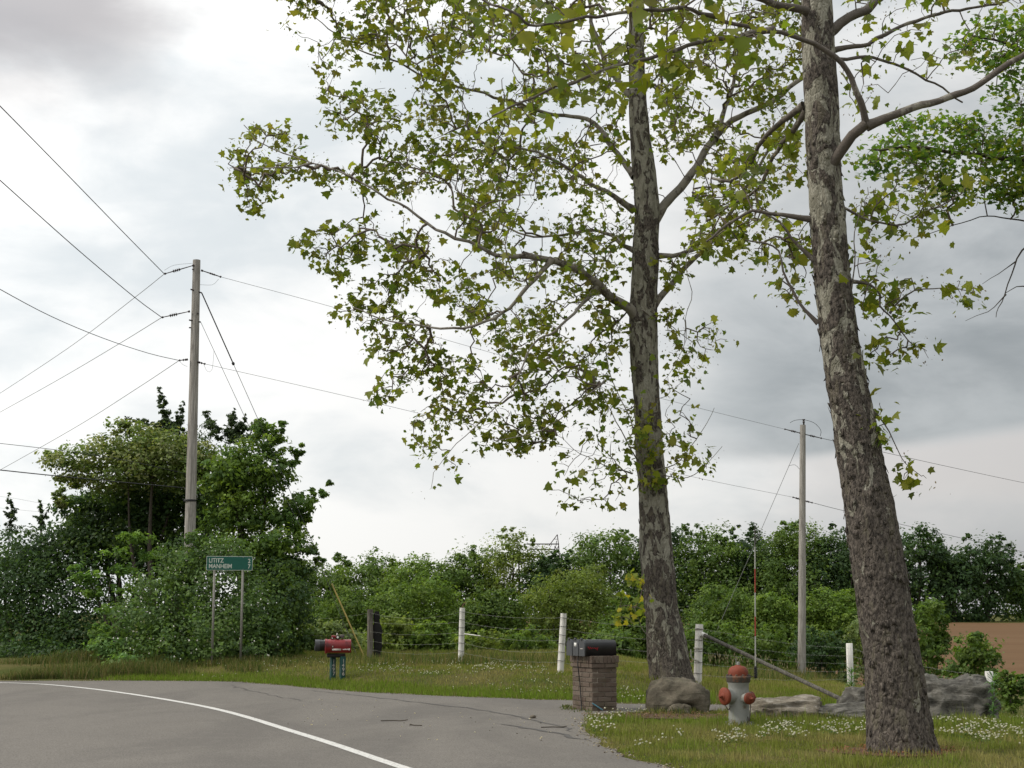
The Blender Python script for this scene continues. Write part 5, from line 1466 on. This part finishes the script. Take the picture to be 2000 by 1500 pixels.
for k in range(6): side(.355 + k * .019, .058, .014, .022 + .006 * (k % 2), white, 'lettering')
side(.475, .05, .03, .04, white, 'emblem')
mb = MB(); mb.box(at(650, 1279, DM) + np.array([0.02, 0.03, -.012]), (.30, .18, .085), rotz(am), .02); mb.box(at(665, 1279, DM) + np.array([.02, .02, .0]), (.16, .12, .06), rotz(am), .01)
mb.build('bracket', simple('black_bracket', (0.02, 0.018, 0.018), 0.6), rm)
bmx = empty('black_mailbox', ground_at(650, 1320), 'black mailbox half hidden behind the red one, on a teal post numbered 1497', 'mailbox')
post4(650, bmx, '1497', .16)
c2 = at(623, 1271, DM + .24)
arch_prism(c2, mx, .19, .135, .50, 9).build('body', black, bmx)
dr2 = arch_prism(c2 - mx * .085, mx, .19, .135, .10, 9, .008).build('door', doorm, bmx)
mb = MB(); mb.box(c2 - mx * .09 + np.array([0, 0, .06]), (.02, .15, .09), rotz(am), .01); mb.build('front_panel', black, dr2)
# toy tractor with wagon
tt0 = c + mx * .22 - my * .0 + np.array([0, 0, .165 + .2350 / 2])
tz = tt0[2]
toy = empty('toy_tractor', tt0, 'small red toy tractor with a grey wagon on top of the red mailbox', 'toy')
def tl_(u, v, z): return tt0 + mx * u + my * v + np.array([0, 0, z])
mb = MB(); mb.box(tl_(-.055, 0, .058), (.095, .045, .05), rotz(am), .012); mb.box(tl_(.015, 0, .05), (.07, .055, .035), rotz(am), .008); mb.box(tl_(-.06, 0, .028), (.12, .03, .02), rotz(am), .004)
mb.build('body', red_p, toy)
mb = MB(); mb.box(tl_(.018, 0, .10), (.035, .045, .06), rotz(am), .012); mb.build('seat', silver, toy)
dark = simple('toy_rubber', (0.02, 0.02, 0.02), 0.8)
for u, v, r_, wd in ((.03, -.045, .042, .022), (.03, .045, .042, .022), (-.085, -.032, .024, .016), (-.085, .032, .024, .016)):
    ax = -my if v < 0 else my
    mb = MB(); mb.lathe([(0, -wd / 2), (r_ * .85, -wd / 2), (r_, -wd / 4), (r_, wd / 4), (r_ * .85, wd / 2), (0, wd / 2)], tl_(u, v, r_ - .003), rot_to(ax), 14); wh = mb.build('wheel', dark, toy)
    mb = MB(); mb.lathe([(r_ * .55, 0), (r_ * .5, .004), (0, .006)], tl_(u, v, r_ - .003) + ax * (wd / 2 + .001), rot_to(ax), 12); mb.build('hub', white, wh)
mb = MB(); mb.box(tl_(.125, 0, .07), (.10, .07, .055), rotz(am), .006); mb.box(tl_(.07, 0, .035), (.06, .012, .012), rotz(am), 0); mb.box(tl_(.125, 0, .03), (.05, .07, .03), rotz(am), .01)
mb.build('wagon', simple('wagon_grey', (0.12, 0.10, 0.10), 0.7), toy)

# ================================================================== FIRE HYDRANT
hg = ground_at(1444, 1417)
hy = empty('fire_hydrant', hg, 'old fire hydrant, pale grey barrel with faded red caps in the grass', 'fire hydrant')
hgrey = simple('hydrant_grey', (0.25, 0.255, 0.235), 0.6, 0.25, 9, bump=0.25, bscale=60, dirt=(0.16, 0.13, 0.10), dirt_scale=9, dirt_lo=0.54, dirt_hi=0.72)
hred = simple('hydrant_red', (0.185, 0.040, 0.019), 0.65, 0.3, 10, bump=0.25, bscale=60, dirt=(0.13, 0.045, 0.03), dirt_scale=8)
hdark = simple('hydrant_flange', (0.075, 0.065, 0.055), 0.75, 0.4, 12, dirt=(0.20, 0.09, 0.05), dirt_scale=10)
zz = 118 / ppm(hg[1]) / .82
def hp(x, y, z): return hg + np.array([x, y, z]) * zz
mb = MB(); mb.lathe([(0, -.06), (.19, -.06), (.205, -.03), (.205, .015), (.19, .03), (.15, .035)], hg, None, 28)
for k in range(8): mb.lathe([(0, .03), (.018, .03), (.018, .052), (0, .055)], hg + np.array([.178 * math.cos(k * .785), .178 * math.sin(k * .785), 0]), None, 6)
mb.build('base_flange', hgrey, hy)
mb = MB(); mb.lathe(np.array([(.142, -.02), (.142, .10), (.137, .16), (.137, .30), (.143, .38), (.137, .46), (.137, .535), (.150, .555), (.150, .575)]) * zz, hg, None, 36); mb.build('barrel', hgrey, hy)
mb = MB(); mb.lathe(np.array([(.12, .560), (.150, .562), (.158, .575), (.158, .612), (.164, .622), (.164, .648), (.10, .655)]) * zz, hg, None, 36)
for k in range(10): mb.lathe(np.array([(0, .645), (.016, .645), (.016, .668), (0, .670)]) * zz, hg + np.array([.146 * math.cos(k * .628), .146 * math.sin(k * .628), 0]) * zz, None, 6)
mb.build('bonnet_flange', hdark, hy)
mb = MB(); mb.lathe(np.array([(.132, .648), (.134, .680), (.130, .715), (.112, .750), (.082, .772), (.045, .780), (.040, .790), (0, .790)]) * zz, hg, None, 36); bon = mb.build('bonnet', hred, hy)
mb = MB(); mb.lathe(np.array([(.022, .785), (.022, .825), (.017, .832), (0, .832)]) * zz, hg, None, 5); mb.tube([hp(-.03, -.01, .80), hp(-.025, 0, .88)], .004, 4)
mb.build('operating_nut', hgrey, bon)
def nozzle(dr, r_, L, z, cap_r, cap_L, nut):
    dr = unit(dr); Rm = rot_to(dr); o0 = hp(0, 0, z)
    mb = MB(); mb.lathe(np.array([(r_ * 1.12, .06), (r_ * 1.02, .13), (r_, L * .86), (r_ * 1.06, L * .9), (r_ * 1.06, L)]) * zz, o0, Rm, 26); nz = mb.build('nozzle', hgrey, hy)
    mb = MB()
    mb.lathe(np.array([(cap_r, L * .96), (cap_r * 1.04, L + .01), (cap_r * 1.04, L + cap_L * .55), (cap_r * .9, L + cap_L * .8), (cap_r * .55, L + cap_L), (cap_r * .5, L + cap_L * 1.05), (0, L + cap_L * 1.05)]) * zz, o0, Rm, 26)
    mb.lathe(np.array([(cap_r * .42, L + cap_L), (cap_r * .36, L + cap_L * 1.3), (0, L + cap_L * 1.3)]) * zz, o0, Rm, 18)
    mb.lathe(np.array([(nut, L + cap_L), (nut, L + cap_L + .05), (nut * .8, L + cap_L + .055), (0, L + cap_L + .055)]) * zz, o0, Rm, 5)
    mb.build('cap', hred, nz)
nozzle((-.86, -.52, 0), .098, .225, .385, .112, .045, .022)
nozzle((.52, -.85, 0), .066, .20, .36, .076, .04, .017)
nozzle((.86, .52, 0), .066, .20, .36, .076, .04, .017)
# chains under the caps
for a, b_ in (((-.20, -.15, .27), (-.12, -.10, .26)), ((.13, -.17, .28), (.10, -.10, .12))):
    P = [hp(*a), hp((a[0] + b_[0]) / 2, (a[1] + b_[1]) / 2, min(a[2], b_[2]) - .05), hp(*b_)]
    mb = MB(); mb.tube(smooth_path(P, .02), .007, 5); mb.build('chain', hdark, hy)
# marker rod on a spring
x0 = at(1476, 1322, hg[1] + .05)
mb = MB(); mb.tube([hp(.13, .02, .645), x0 + np.array([-.03, 0, .0]), x0], .008, 6); mb.build('rod_bracket', hdark, hy)
mb = MB(); mb.tube([x0 + np.array([0, 0, -.02]), x0 + np.array([0, 0, .145])], .017, 8)
turns = [x0 + np.array([.022 * math.cos(k * .7), .022 * math.sin(k * .7), -.01 + k * .0026]) for k in range(54)]
mb.tube(turns, .006, 5); mb.build('spring', M['wire'], hy)
rodtop = at(1474.5, 1030, hg[1] + .05)
roots = x0 + np.array([0, 0, .13])
cols_ = [white, white, red_p, white, red_p, white, hdark]
cuts = [0, .10, .22, .36, .53, .70, .86, 1.0]
rodw = [simple('rod_white', (0.36, 0.36, 0.33), 0.6), simple('rod_red', (0.30, 0.05, 0.035), 0.6), simple('rod_dark', (0.05, 0.045, 0.04), 0.7)]
pick = [0, 0, 1, 0, 1, 0, 2]
for k in range(7):
    mb = MB(); mb.tube([roots + (rodtop - roots) * cuts[k], roots + (rodtop - roots) * cuts[k + 1]], .009, 8); mb.build('marker_rod', rodw[pick[k]], hy)

# ================================================================== BOULDERS
def boulder(name, label, px0, px1, py_top, py_bot, D, depth, mat, seed, strata=0.0, sharp=0.5, carve=None, sub=5, tilt=0.0, group='landscape boulders by the driveway', lump=0.30, facet=0.22):
    pm = ppm(D); cx = at((px0 + px1) / 2, py_bot, D)[0]
    zb = hz(cx, D); zt = at(0, py_top, D)[2]
    rx, rz = (px1 - px0) / 2 / pm, (zt - zb)
    bm = bmesh.new(); bmesh.ops.create_icosphere(bm, subdivisions=sub, radius=1.0)
    for v in bm.verts:
        u = v.co.normalized()
        p = 1 - sharp * 0.5
        q = Vector([math.copysign(abs(c) ** p, c) for c in u]); q *= 1.0 / max(1e-6, (abs(q.x) ** 3 + abs(q.y) ** 3 + abs(q.z) ** 3) ** (1 / 3))
        big = mnoise.fractal(u * 1.3 + Vector((seed, 0, 0)), 1.0, 2.0, 3)
        med = mnoise.ridged_multi_fractal(u * 2.2 + Vector((0, seed, 0)), 0.9, 2.1, 4, 1.0, 2.0) - 1.0
        fin = mnoise.fractal(u * 9.0 + Vector((0, 0, seed)), 0.9, 2.0, 4)
        vd = mnoise.voronoi(u * 1.7 + Vector((seed, seed, 0)))[0]
        vd2 = mnoise.voronoi(u * 4.5 + Vector((0, seed, seed)))[0]
        k = 1 + lump * big + 0.05 * med + 0.03 * fin + facet * (vd[0] - 0.45) - facet * 0.5 * max(0.0, 0.12 - (vd[1] - vd[0])) * 4 + facet * 0.35 * (vd2[0] - 0.4)
        if strata:
            k += strata * (math.floor((u.z * 5 + u.x * tilt * 3 + big * 2)) % 2 - 0.5) * 0.5
        q = q * k
        v.co = Vector((q.x * rx, q.y * depth, q.z * rz * 0.92 + q.x * tilt * rz))
        if carve: v.co = carve(v.co, rx, depth, rz)
    for v in bm.verts: v.co.z = max(v.co.z, -0.12)
    mb = MB(); mb.from_bm(bm, (cx, D, zb))
    return mb.build(name, M[mat], label=label, cat='boulder', group=group, smooth=True)
def arch(co, rx, dy, rz):
    a = math.exp(-((co.x - 0.22 * rx) / (0.28 * rx)) ** 2) * max(0.0, 1 - co.z / (rz * 0.36))
    if co.y < 0.2 * dy: co.y += a * dy * 0.8
    return co
DB = ground_at(1320, 1393)[1] + 0.35
boulder('boulder', 'rounded brown boulder with a hollow underside beside the brick pillar', 1262, 1380, 1322, 1392, DB, .42, 'rock_brown', 44.0, 0.0, 0.12, arch, lump=0.12, facet=0.13)
boulder('boulder', 'small low rock under the hollow of the brown boulder', 1302, 1352, 1372, 1394, DB - .36, .16, 'rock_brown', 17.0, 0.0, 0.2, sub=4, lump=0.15)
DL = ground_at(1540, 1402)[1] + .3
boulder('boulder', 'flat pale ledge rock right behind the hydrant', 1452, 1606, 1361, 1400, DL, .42, 'rock_pale', 5.0, .10, .5, tilt=0.06, lump=0.2)
boulder('boulder', 'low dark-sided ledge rock left of the leaning trunk', 1568, 1735, 1374, 1403, DL - .15, .36, 'rock_grey', 8.0, .10, .5, tilt=0.22, lump=0.2)
boulder('boulder', 'upper grey slab left of the leaning trunk, brace pole ending on it', 1640, 1800, 1338, 1396, DL + .55, .42, 'rock_grey', 21.0, .08, .6, tilt=0.05, lump=0.14)
boulder('boulder', 'biggest layered dark-grey boulder right of the leaning trunk', 1762, 1942, 1316, 1402, DL + .75, .65, 'rock_grey', 12.0, .12, .55, tilt=-0.03, lump=0.16)

# ================================================================== GRASS, CLOVER, MULCH
def ground_many(px, py):
    px, py = np.asarray(px, float), np.asarray(py, float)
    v = (750.0 - py) / F; u = (px - 1000.0) / F
    sl = (SP + CP * v) / (CP - SP * v); sx = u / (CP - SP * v)
    D = np.full(len(px), 25.0)
    for _ in range(40):
        D = 0.5 * D + 0.5 * np.clip((h(sx * D, D) - CAM_Z) / np.minimum(sl, -1e-3), 3, 90)
    return np.stack([sx * D, D, h(sx * D, D)], -1)
def fnoise(P, s, seed):
    return np.array([mnoise.fractal(Vector((p[0] * s + seed, p[1] * s, seed)), 1.0, 2.0, 4) for p in P])
def blades(P, hgt, wid, cols, lean=0.45):
    n = len(P)
    a = rng.random(n) * 2 * math.pi
    s = np.stack([np.cos(a), np.sin(a), np.zeros(n)], -1)
    b = rng.random(n) * 2 * math.pi; L = rng.random(n) * lean
    tip = np.stack([np.cos(b) * L, np.sin(b) * L, np.ones(n)], -1) * hgt[:, None]
    mid = tip * np.array([0.35, 0.35, 0.55])
    V = np.stack([P - s * wid[:, None] / 2, P + s * wid[:, None] / 2, P + mid + s * wid[:, None] * 0.38, P + mid - s * wid[:, None] * 0.38, P + tip], 1).reshape(-1, 3)
    o = np.arange(n)[:, None] * 5
    return V, [o + np.array([[0, 1, 2, 3]]), o + np.array([[3, 2, 4]])], np.repeat(cols, 5, 0)
def scatter(x0, x1, y0, y1, n):
    P = np.column_stack([rng.uniform(x0, x1, n), rng.uniform(y0, y1, n)])
    P = P[np.abs(P[:, 0]) < P[:, 1] * 0.36 + 0.3]
    P = P[~in_poly(P, ASPHALT)]
    return np.column_stack([P, h(P[:, 0], P[:, 1]) - 0.004])
OLIVE, DRY, FRESH = np.array([0.165, 0.195, 0.036]), np.array([0.265, 0.238, 0.095]), np.array([0.135, 0.205, 0.025])
def turf_cols(P, dry, seed, fresh=None):
    a = sst(fnoise(P, 0.55, seed), -0.25, 0.35)[:, None] * dry
    c = OLIVE * (1 - a) + DRY * a
    b = sst(fnoise(P, 0.8, seed + 5), 0.05, 0.45)[:, None]
    c = c * (1 - 0.6 * b) + FRESH * 0.6 * b
    if fresh is not None: c = c * (1 - fresh[:, None]) + FRESH * fresh[:, None]
    r_ = rng.random(len(P))
    c = c * rng.uniform(0.6, 1.35, (len(P), 1))
    c[r_ < 0.07] = np.array([0.26, 0.21, 0.11]) * rng.uniform(0.6, 1.1, ((r_ < 0.07).sum(), 1))
    return c
tree2 = np.array([b2[0], D2])
# island round the hydrant
P = scatter(0.9, 8.6, 13.2, 24.9, 125000)
dt = np.hypot(P[:, 0] - tree2[0], P[:, 1] - tree2[1])
P = P[(dt > 0.55) | (rng.random(len(P)) < 0.06)]
d2 = np.hypot((P[:, 0] - 2.55) / 1.5, (P[:, 1] - 23.2) / 0.75); P = P[(d2 > 1) | (rng.random(len(P)) < 0.10)]
hg_ = rng.uniform(0.02, 0.085, len(P)) * (0.55 + 1.1 * sst(fnoise(P, 1.6, 31.0), -0.2, 0.5)) * np.where(rng.random(len(P)) < 0.04, 1.8, 1.0) * np.where((P[:, 1] > 20.5) & (P[:, 1] < 23), 1.35, 1.0)
V, q, K = blades(P, hg_, rng.uniform(0.004, 0.009, len(P)), turf_cols(P, 0.95, 3.0, fresh=0.55 * sst(P[:, 1], 19.5, 21.5) * (1 - sst(P[:, 1], 22.8, 23.5))))
mk('grass', V, q, M['grass'], cols=K, label='short patchy grass of the verge with the hydrant and leaning tree', cat='grass', kind='stuff', shift=False)
# lawn beyond the pull-off
P = scatter(-9.5, 9.5, 26.5, 47, 150000)
de = P[:, 1] - edge_y(P[:, 0])
fr = (1 - sst(de, 0.5, 2.2)) * 0.95
P2 = scatter(-9.0, 3.0, 27, 37.5, 90000); P2 = P2[(P2[:, 1] - edge_y(P2[:, 0])) < 1.6]
PP = np.vstack([P, P2]); frs = np.concatenate([fr, np.full(len(P2), 0.9)])
hg_ = rng.uniform(0.03, 0.085, len(PP)) * (1 + 0.5 * frs); ta = (PP[:, 0] > 2.6) | (PP[:, 1] > 41); hg_ = np.where(ta, hg_ * 2.0, hg_)
V, q, K = blades(PP, hg_, rng.uniform(0.007, 0.014, len(PP)), turf_cols(PP, 0.9, 13.0, fresh=frs))
mk('grass', V, q, M['grass'], cols=K, label='lawn grass between the pull-off and the wire fence', cat='grass', kind='stuff', shift=False)
# tall weeds: left verge and along the fence
C = []
for (x0, x1, y0, y1, n, a, b_) in ((60, 360, 1300, 1322, 5200, .12, .38), (0, 130, 1308, 1324, 1600, .08, .25), (330, 600, 1288, 1304, 3000, .06, .22), (560, 1260, 1280, 1302, 5200, .08, .28), (1380, 1700, 1312, 1336, 4200, .10, .36), (1840, 2000, 1372, 1398, 1800, .1, .3), (1268, 1378, 1391, 1397, 260, .04, .13), (1455, 1735, 1400, 1407, 620, .04, .14), (1765, 1945, 1399, 1406, 420, .04, .13), (1415, 1475, 1415, 1421, 160, .03, .10), (1122, 1206, 1388, 1394, 120, .03, .09), (1095, 1128, 1381, 1389, 160, .03, .08), (1690, 1830, 1452, 1464, 160, .03, .10)):
    u_ = rng.triangular(-0.15, 0.5, 1.15, n)
    g = ground_many(x0 + (x1 - x0) * u_, rng.uniform(y0, y1, n))
    C.append((g, rng.uniform(a, b_, n) * (0.35 + 0.65 * np.clip(np.minimum(u_ + .15, 1.15 - u_) * 3, 0, 1))))
P = np.vstack([c[0] for c in C]); hh_ = np.concatenate([c[1] for c in C])
k = ~in_poly(P[:, :2], ASPHALT) | ((np.abs(P[:, 0] - 0.9) < 0.35) & (P[:, 1] > 23) & (P[:, 1] < 26)); P, hh_ = P[k], hh_[k]
pal = np.array([(0.085, 0.115, 0.03), (0.12, 0.13, 0.04), (0.065, 0.10, 0.028), (0.19, 0.16, 0.075)])
V, q, K = blades(P, hh_, rng.uniform(0.009, 0.02, len(P)), pal[rng.integers(0, 4, len(P))] * rng.uniform(0.7, 1.25, (len(P), 1)), 0.6)
mk('tall_grass', V, q, M['grass'], cols=K, label='uncut weeds at the thicket foot and along the fence', cat='weeds', kind='stuff', shift=False)
n = 260
g = ground_many(rng.uniform(1380, 1700, n), rng.uniform(1308, 1330, n)); mb = MB()
for p in g:
    a = rng.uniform(.3, .55); l = rng.normal(size=2) * .05
    mb.add(np.array([p, p + [.006, 0, 0], p + [l[0], l[1], a]]), [[0, 1, 2]], (0.14, 0.14, 0.05)); t0 = p + np.array([l[0], l[1], a])
    mb.add(tet * np.array([.012, .012, .06]) + t0, tf, np.array((0.30, 0.26, 0.15)) * rng.uniform(.6, 1.2))
mb.build('seed_heads', M['grass'], cols=True, label='pale seed heads standing above the weeds by the fence corner', cat='weeds', kind='stuff')

# clover heads
ico = bmesh.new(); bmesh.ops.create_icosphere(ico, subdivisions=1, radius=1.0); ico.verts.index_update()
IV = np.array([v.co[:] for v in ico.verts]); IF = np.array([[v.index for v in f.verts] for f in ico.faces]); ico.free()
def clover(polys, label):
    mb = MB(); leaves = []
    for poly, n, r0, r1, hh0 in polys:
        poly = np.asarray(poly, float); lo, hi = poly.min(0), poly.max(0)
        Q = lo + rng.random((n * 6, 2)) * (hi - lo); Q = Q[in_poly(Q, poly)]
        k = np.array([mnoise.fractal(Vector((p[0] * .02, p[1] * .06, 4.0)), 1, 2, 3) for p in Q])
        Q = Q[k > -0.12 + rng.normal(size=len(Q)) * .12][:n]
        g = ground_many(Q[:, 0], Q[:, 1]); g = g[~in_poly(g[:, :2], ASPHALT)]
        for p in g:
            r_ = rng.uniform(r0, r1)
            c = p + np.array([rng.normal() * .01, rng.normal() * .01, hh0 * rng.uniform(.7, 1.3)])
            mb.add(IV * np.array([r_, r_, r_ * .85]) + c, IF, np.array((0.58, 0.57, 0.47)) * rng.uniform(.7, 1.12))
            leaves.append(p)
    o = mb.build('clover_flowers', M['grass'], cols=True, label=label, cat='clover', kind='stuff')
    L = np.repeat(np.array(leaves), 3, 0) + rng.normal(size=(len(leaves) * 3, 3)) * np.array([.05, .05, .01]) + np.array([0, 0, .035])
    V, q = leaf_quads(L, unit(rng.normal(size=L.shape) * .35 + np.array([0, 0, 1.0])), rng.uniform(.02, .04, len(L)), 0.8)
    mk('clover_leaves', V, q, M['grass'], o, cols=np.repeat(np.array([0.06, 0.105, 0.025]) * rng.uniform(.7, 1.3, (len(L), 1)), 4, 0), kind='stuff')
clover([([(1470, 1432), (1500, 1416), (1600, 1412), (1700, 1406), (1700, 1438), (1600, 1446), (1500, 1448), (1400, 1452)], 210, .009, .015, .075),
        ([(1815, 1404), (2000, 1402), (2000, 1462), (1930, 1456), (1820, 1436)], 300, .009, .015, .075),
        ([(1385, 1438), (1500, 1425), (1500, 1452), (1400, 1460)], 50, .010, .015, .075),
        ([(1225, 1466), (1320, 1428), (1345, 1440), (1260, 1470)], 26, .010, .016, .07),
        ([(1145, 1418), (1170, 1396), (1215, 1398), (1205, 1440), (1165, 1440)], 58, .011, .017, .09),
        ([(1205, 1390), (1265, 1392), (1262, 1404), (1210, 1404)], 14, .010, .014, .08)], 'white clover heads scattered in the verge round the hydrant and leaning tree')
clover([([(690, 1300), (840, 1290), (960, 1296), (960, 1325), (820, 1322), (700, 1314)], 170, .010, .017, .06),
        ([(880, 1293), (1000, 1296), (1100, 1312), (1110, 1330), (900, 1306)], 110, .010, .017, .07),
        ([(400, 1300), (640, 1284), (640, 1300), (500, 1318), (360, 1324)], 60, .010, .015, .06),
        ([(960, 1330), (1110, 1340), (1110, 1362), (880, 1350)], 40, .009, .014, .06),
        ([(1205, 1345), (1270, 1352), (1272, 1372), (1205, 1368)], 34, .010, .016, .06)], 'small white clover heads flecking the lawn beyond the pull-off')

# mulch beds
def bed(poly, label, chips, c1, mat):
    V, q = fill_poly(poly, .12, .012)
    o = mk('mulch_bed', V, q, mat, kind='structure', shift=False)
    poly = np.asarray(poly); lo, hi = poly.min(0), poly.max(0)
    Q = lo + rng.random((chips * 3, 2)) * (hi - lo); Q = Q[in_poly(Q, poly)][:chips]
    P = np.column_stack([Q, h(Q[:, 0], Q[:, 1]) + rng.uniform(.012, .05, len(Q))])
    V, q = leaf_quads(P, unit(rng.normal(size=P.shape) * .6 + np.array([0, 0, .8])), rng.uniform(.02, .06, len(P)), .35, 0)
    mk('wood_chips', V, q, M['foliage'], o, cols=np.repeat(np.array(c1) * rng.uniform(.4, 1.7, (len(P), 1)), 4, 0), kind='stuff')
cir = np.linspace(0, 2 * math.pi, 26)[:-1]
bed(np.column_stack([2.75 + 1.75 * np.cos(cir), 23.3 + .62 * np.sin(cir) * (1 + .2 * np.sin(cir * 3))]), '', 900, (0.10, 0.065, 0.045), M['mulch'])
bed(np.column_stack([tree2[0] - .08 + (.78 + .12 * np.sin(cir * 3)) * np.cos(cir), tree2[1] + (.55 + .08 * np.cos(cir * 4)) * np.sin(cir)]), '', 420, (0.15, 0.07, 0.045), simple('red_mulch', (0.11, 0.055, 0.035), .95, .5, 30, bump=.8, bscale=50))

# broad-leaved lily stalks
def lily(px, py_b, py_t, D, label):
    x = at(px, py_b, D)[0]; zb = hz(x, D); zt = at(px, py_t, D)[2]
    root = empty('lily_plant', (x, D, zb), label, 'plant')
    mb = MB(); mb.tube(np.linspace([x, D, zb - .03], [x + .02, D, zt], 8), np.linspace(.012, .006, 8), 6); mb.build('stem', simple('stem_green', (0.05, 0.09, 0.025), .7), root)
    V, Fc, K = [], [], []; n = 0
    for k in range(64):
        t = rng.uniform(.06, 1.0); a = rng.random() * 2 * math.pi; L = (.19 if t < .8 else .13) * rng.uniform(.7, 1.2)
        d = np.array([math.cos(a), math.sin(a), 0]); s = np.array([-d[1], d[0], 0]); b0 = np.array([x + .02 * t, D, zb + (zt - zb) * t]); wv = .014
        m1 = b0 + d * L * .5 + np.array([0, 0, L * .32]); e = b0 + d * L + np.array([0, 0, L * (.10 if t < .85 else .7)])
        V += [b0 - s * wv * .5, b0 + s * wv * .5, m1 + s * wv, m1 - s * wv, e]; Fc.append([n, n + 1, n + 2, n + 3]); Fc.append([n + 3, n + 2, n + 4, n + 4]); n += 5
        K += [np.array([.055, .105, .035]) * rng.uniform(.7, 1.3)] * 5
    tri = np.array([f[:3] for f in Fc if f[2] != f[3] and len(set(f)) == 3]) if False else None
    Q4 = np.array([f for f in Fc if len(set(f)) == 4]); T3 = np.array([f[:3] for f in Fc if len(set(f)) == 3])
    mk('leaves', np.array(V), [Q4, T3], M['foliage'], root, cols=np.array(K), kind='stuff')
lily(1940, 1406, 1322, DL + .05, 'dark spiky lily stalk at the right end of the big boulder')
lily(1662, 1352, 1308, 27.0, 'pale spiky lily stalk in front of the low white post')

# bits on the asphalt
for px, py, L, a, lab in ((770, 1411, .38, .1, 'longer dark twig lying on the pull-off'), (812, 1420, .2, 2.6, 'short forked twig right of the longer one on the pull-off'), (1082, 1424, .35, .2, 'thin twig on the asphalt near the verge corner')):
    g = ground_at(px, py) + np.array([0, 0, .024]); d = np.array([math.cos(a), math.sin(a), 0]) * L / 2; s = np.array([-d[1], d[0], 0])
    mb = MB(); mb.tube(smooth_path([g - d, g + s * .15, g + d * .5 - s * .1, g + d + np.array([0, 0, .01])], .03), [.007] , 5) if False else mb.tube(smooth_path([g - d, g + s * .15, g + d * .5 - s * .1, g + d + np.array([0, 0, .01])], .03), .007, 5)
    mb.tube([g + d * .4, g + d * .7 + s * .5], .004, 4)
    mb.build('fallen_twig', M['wood_dark'], label=lab, cat='twig', group='twigs on the asphalt')
# crumbled edge: gravel, soil and dead grass along the rim of the asphalt
rim = np.vstack([wobble(FAR_EDGE, 0.14, 0.3, 2.0), wobble(NEAR_EDGE, 0.10, 0.2, 8.0)])
seg = rng.integers(0, len(rim) - 1, 2600); tt = rng.random(2600)[:, None]
Q = rim[seg] + (rim[seg + 1] - rim[seg]) * tt; Q = Q[np.linalg.norm(rim[seg + 1] - rim[seg], axis=1) < 1.0]
Q = Q + rng.normal(size=Q.shape) * 0.07
mb = MB()
for p in Q:
    c = np.array([p[0], p[1], hz(p[0], p[1]) + .018])
    if rng.random() < .55: mb.add(tet * rng.uniform(.006, .018) * np.array([1.3, 1, .7]) + c, tf, np.array([(.30, .27, .22), (.16, .13, .10), (.38, .34, .27)][rng.integers(0, 3)]))
    else:
        a = rng.random() * 6.28; L = rng.uniform(.03, .09); d = np.array([math.cos(a), math.sin(a), .25]) * L; s = np.array([-math.sin(a), math.cos(a), 0]) * .006
        mb.add(np.array([c - s, c + s, c + d]), [[0, 1, 2]], np.array((.30, .24, .13)) * rng.uniform(.6, 1.2))
mb.build('edge_litter', M['grass'], cols=True, label='gravel and dead grass along the crumbling asphalt edges', cat='gravel', kind='stuff')
n = 90
g = ground_many(rng.uniform(560, 1140, n), rng.uniform(1366, 1450, n)); g = g[in_poly(g[:, :2], ASPHALT)]
mb = MB()
for p in g: mb.add(IV * rng.uniform(.004, .011) * np.array([1.4, 1, .7]) + p + np.array([0, 0, .018]), IF, np.array([(.30, .28, .24), (.10, .09, .08), (.42, .38, .30)][rng.integers(0, 3)]))
mb.build('grit', M['foliage'], cols=True, label='loose grit and pebbles strewn on the pull-off', cat='grit', kind='stuff')
g = ground_at(1041, 1405); mb = MB(); mb.add(IV * np.array([.055, .04, .03]) + g + np.array([0, 0, .035]), IF); mb.build('pebble', M['rock_pale'], label='single pale stone on the asphalt left of the brick pillar', cat='stone')

for o in bpy.data.objects:
    if '_w' in o: del o['_w']
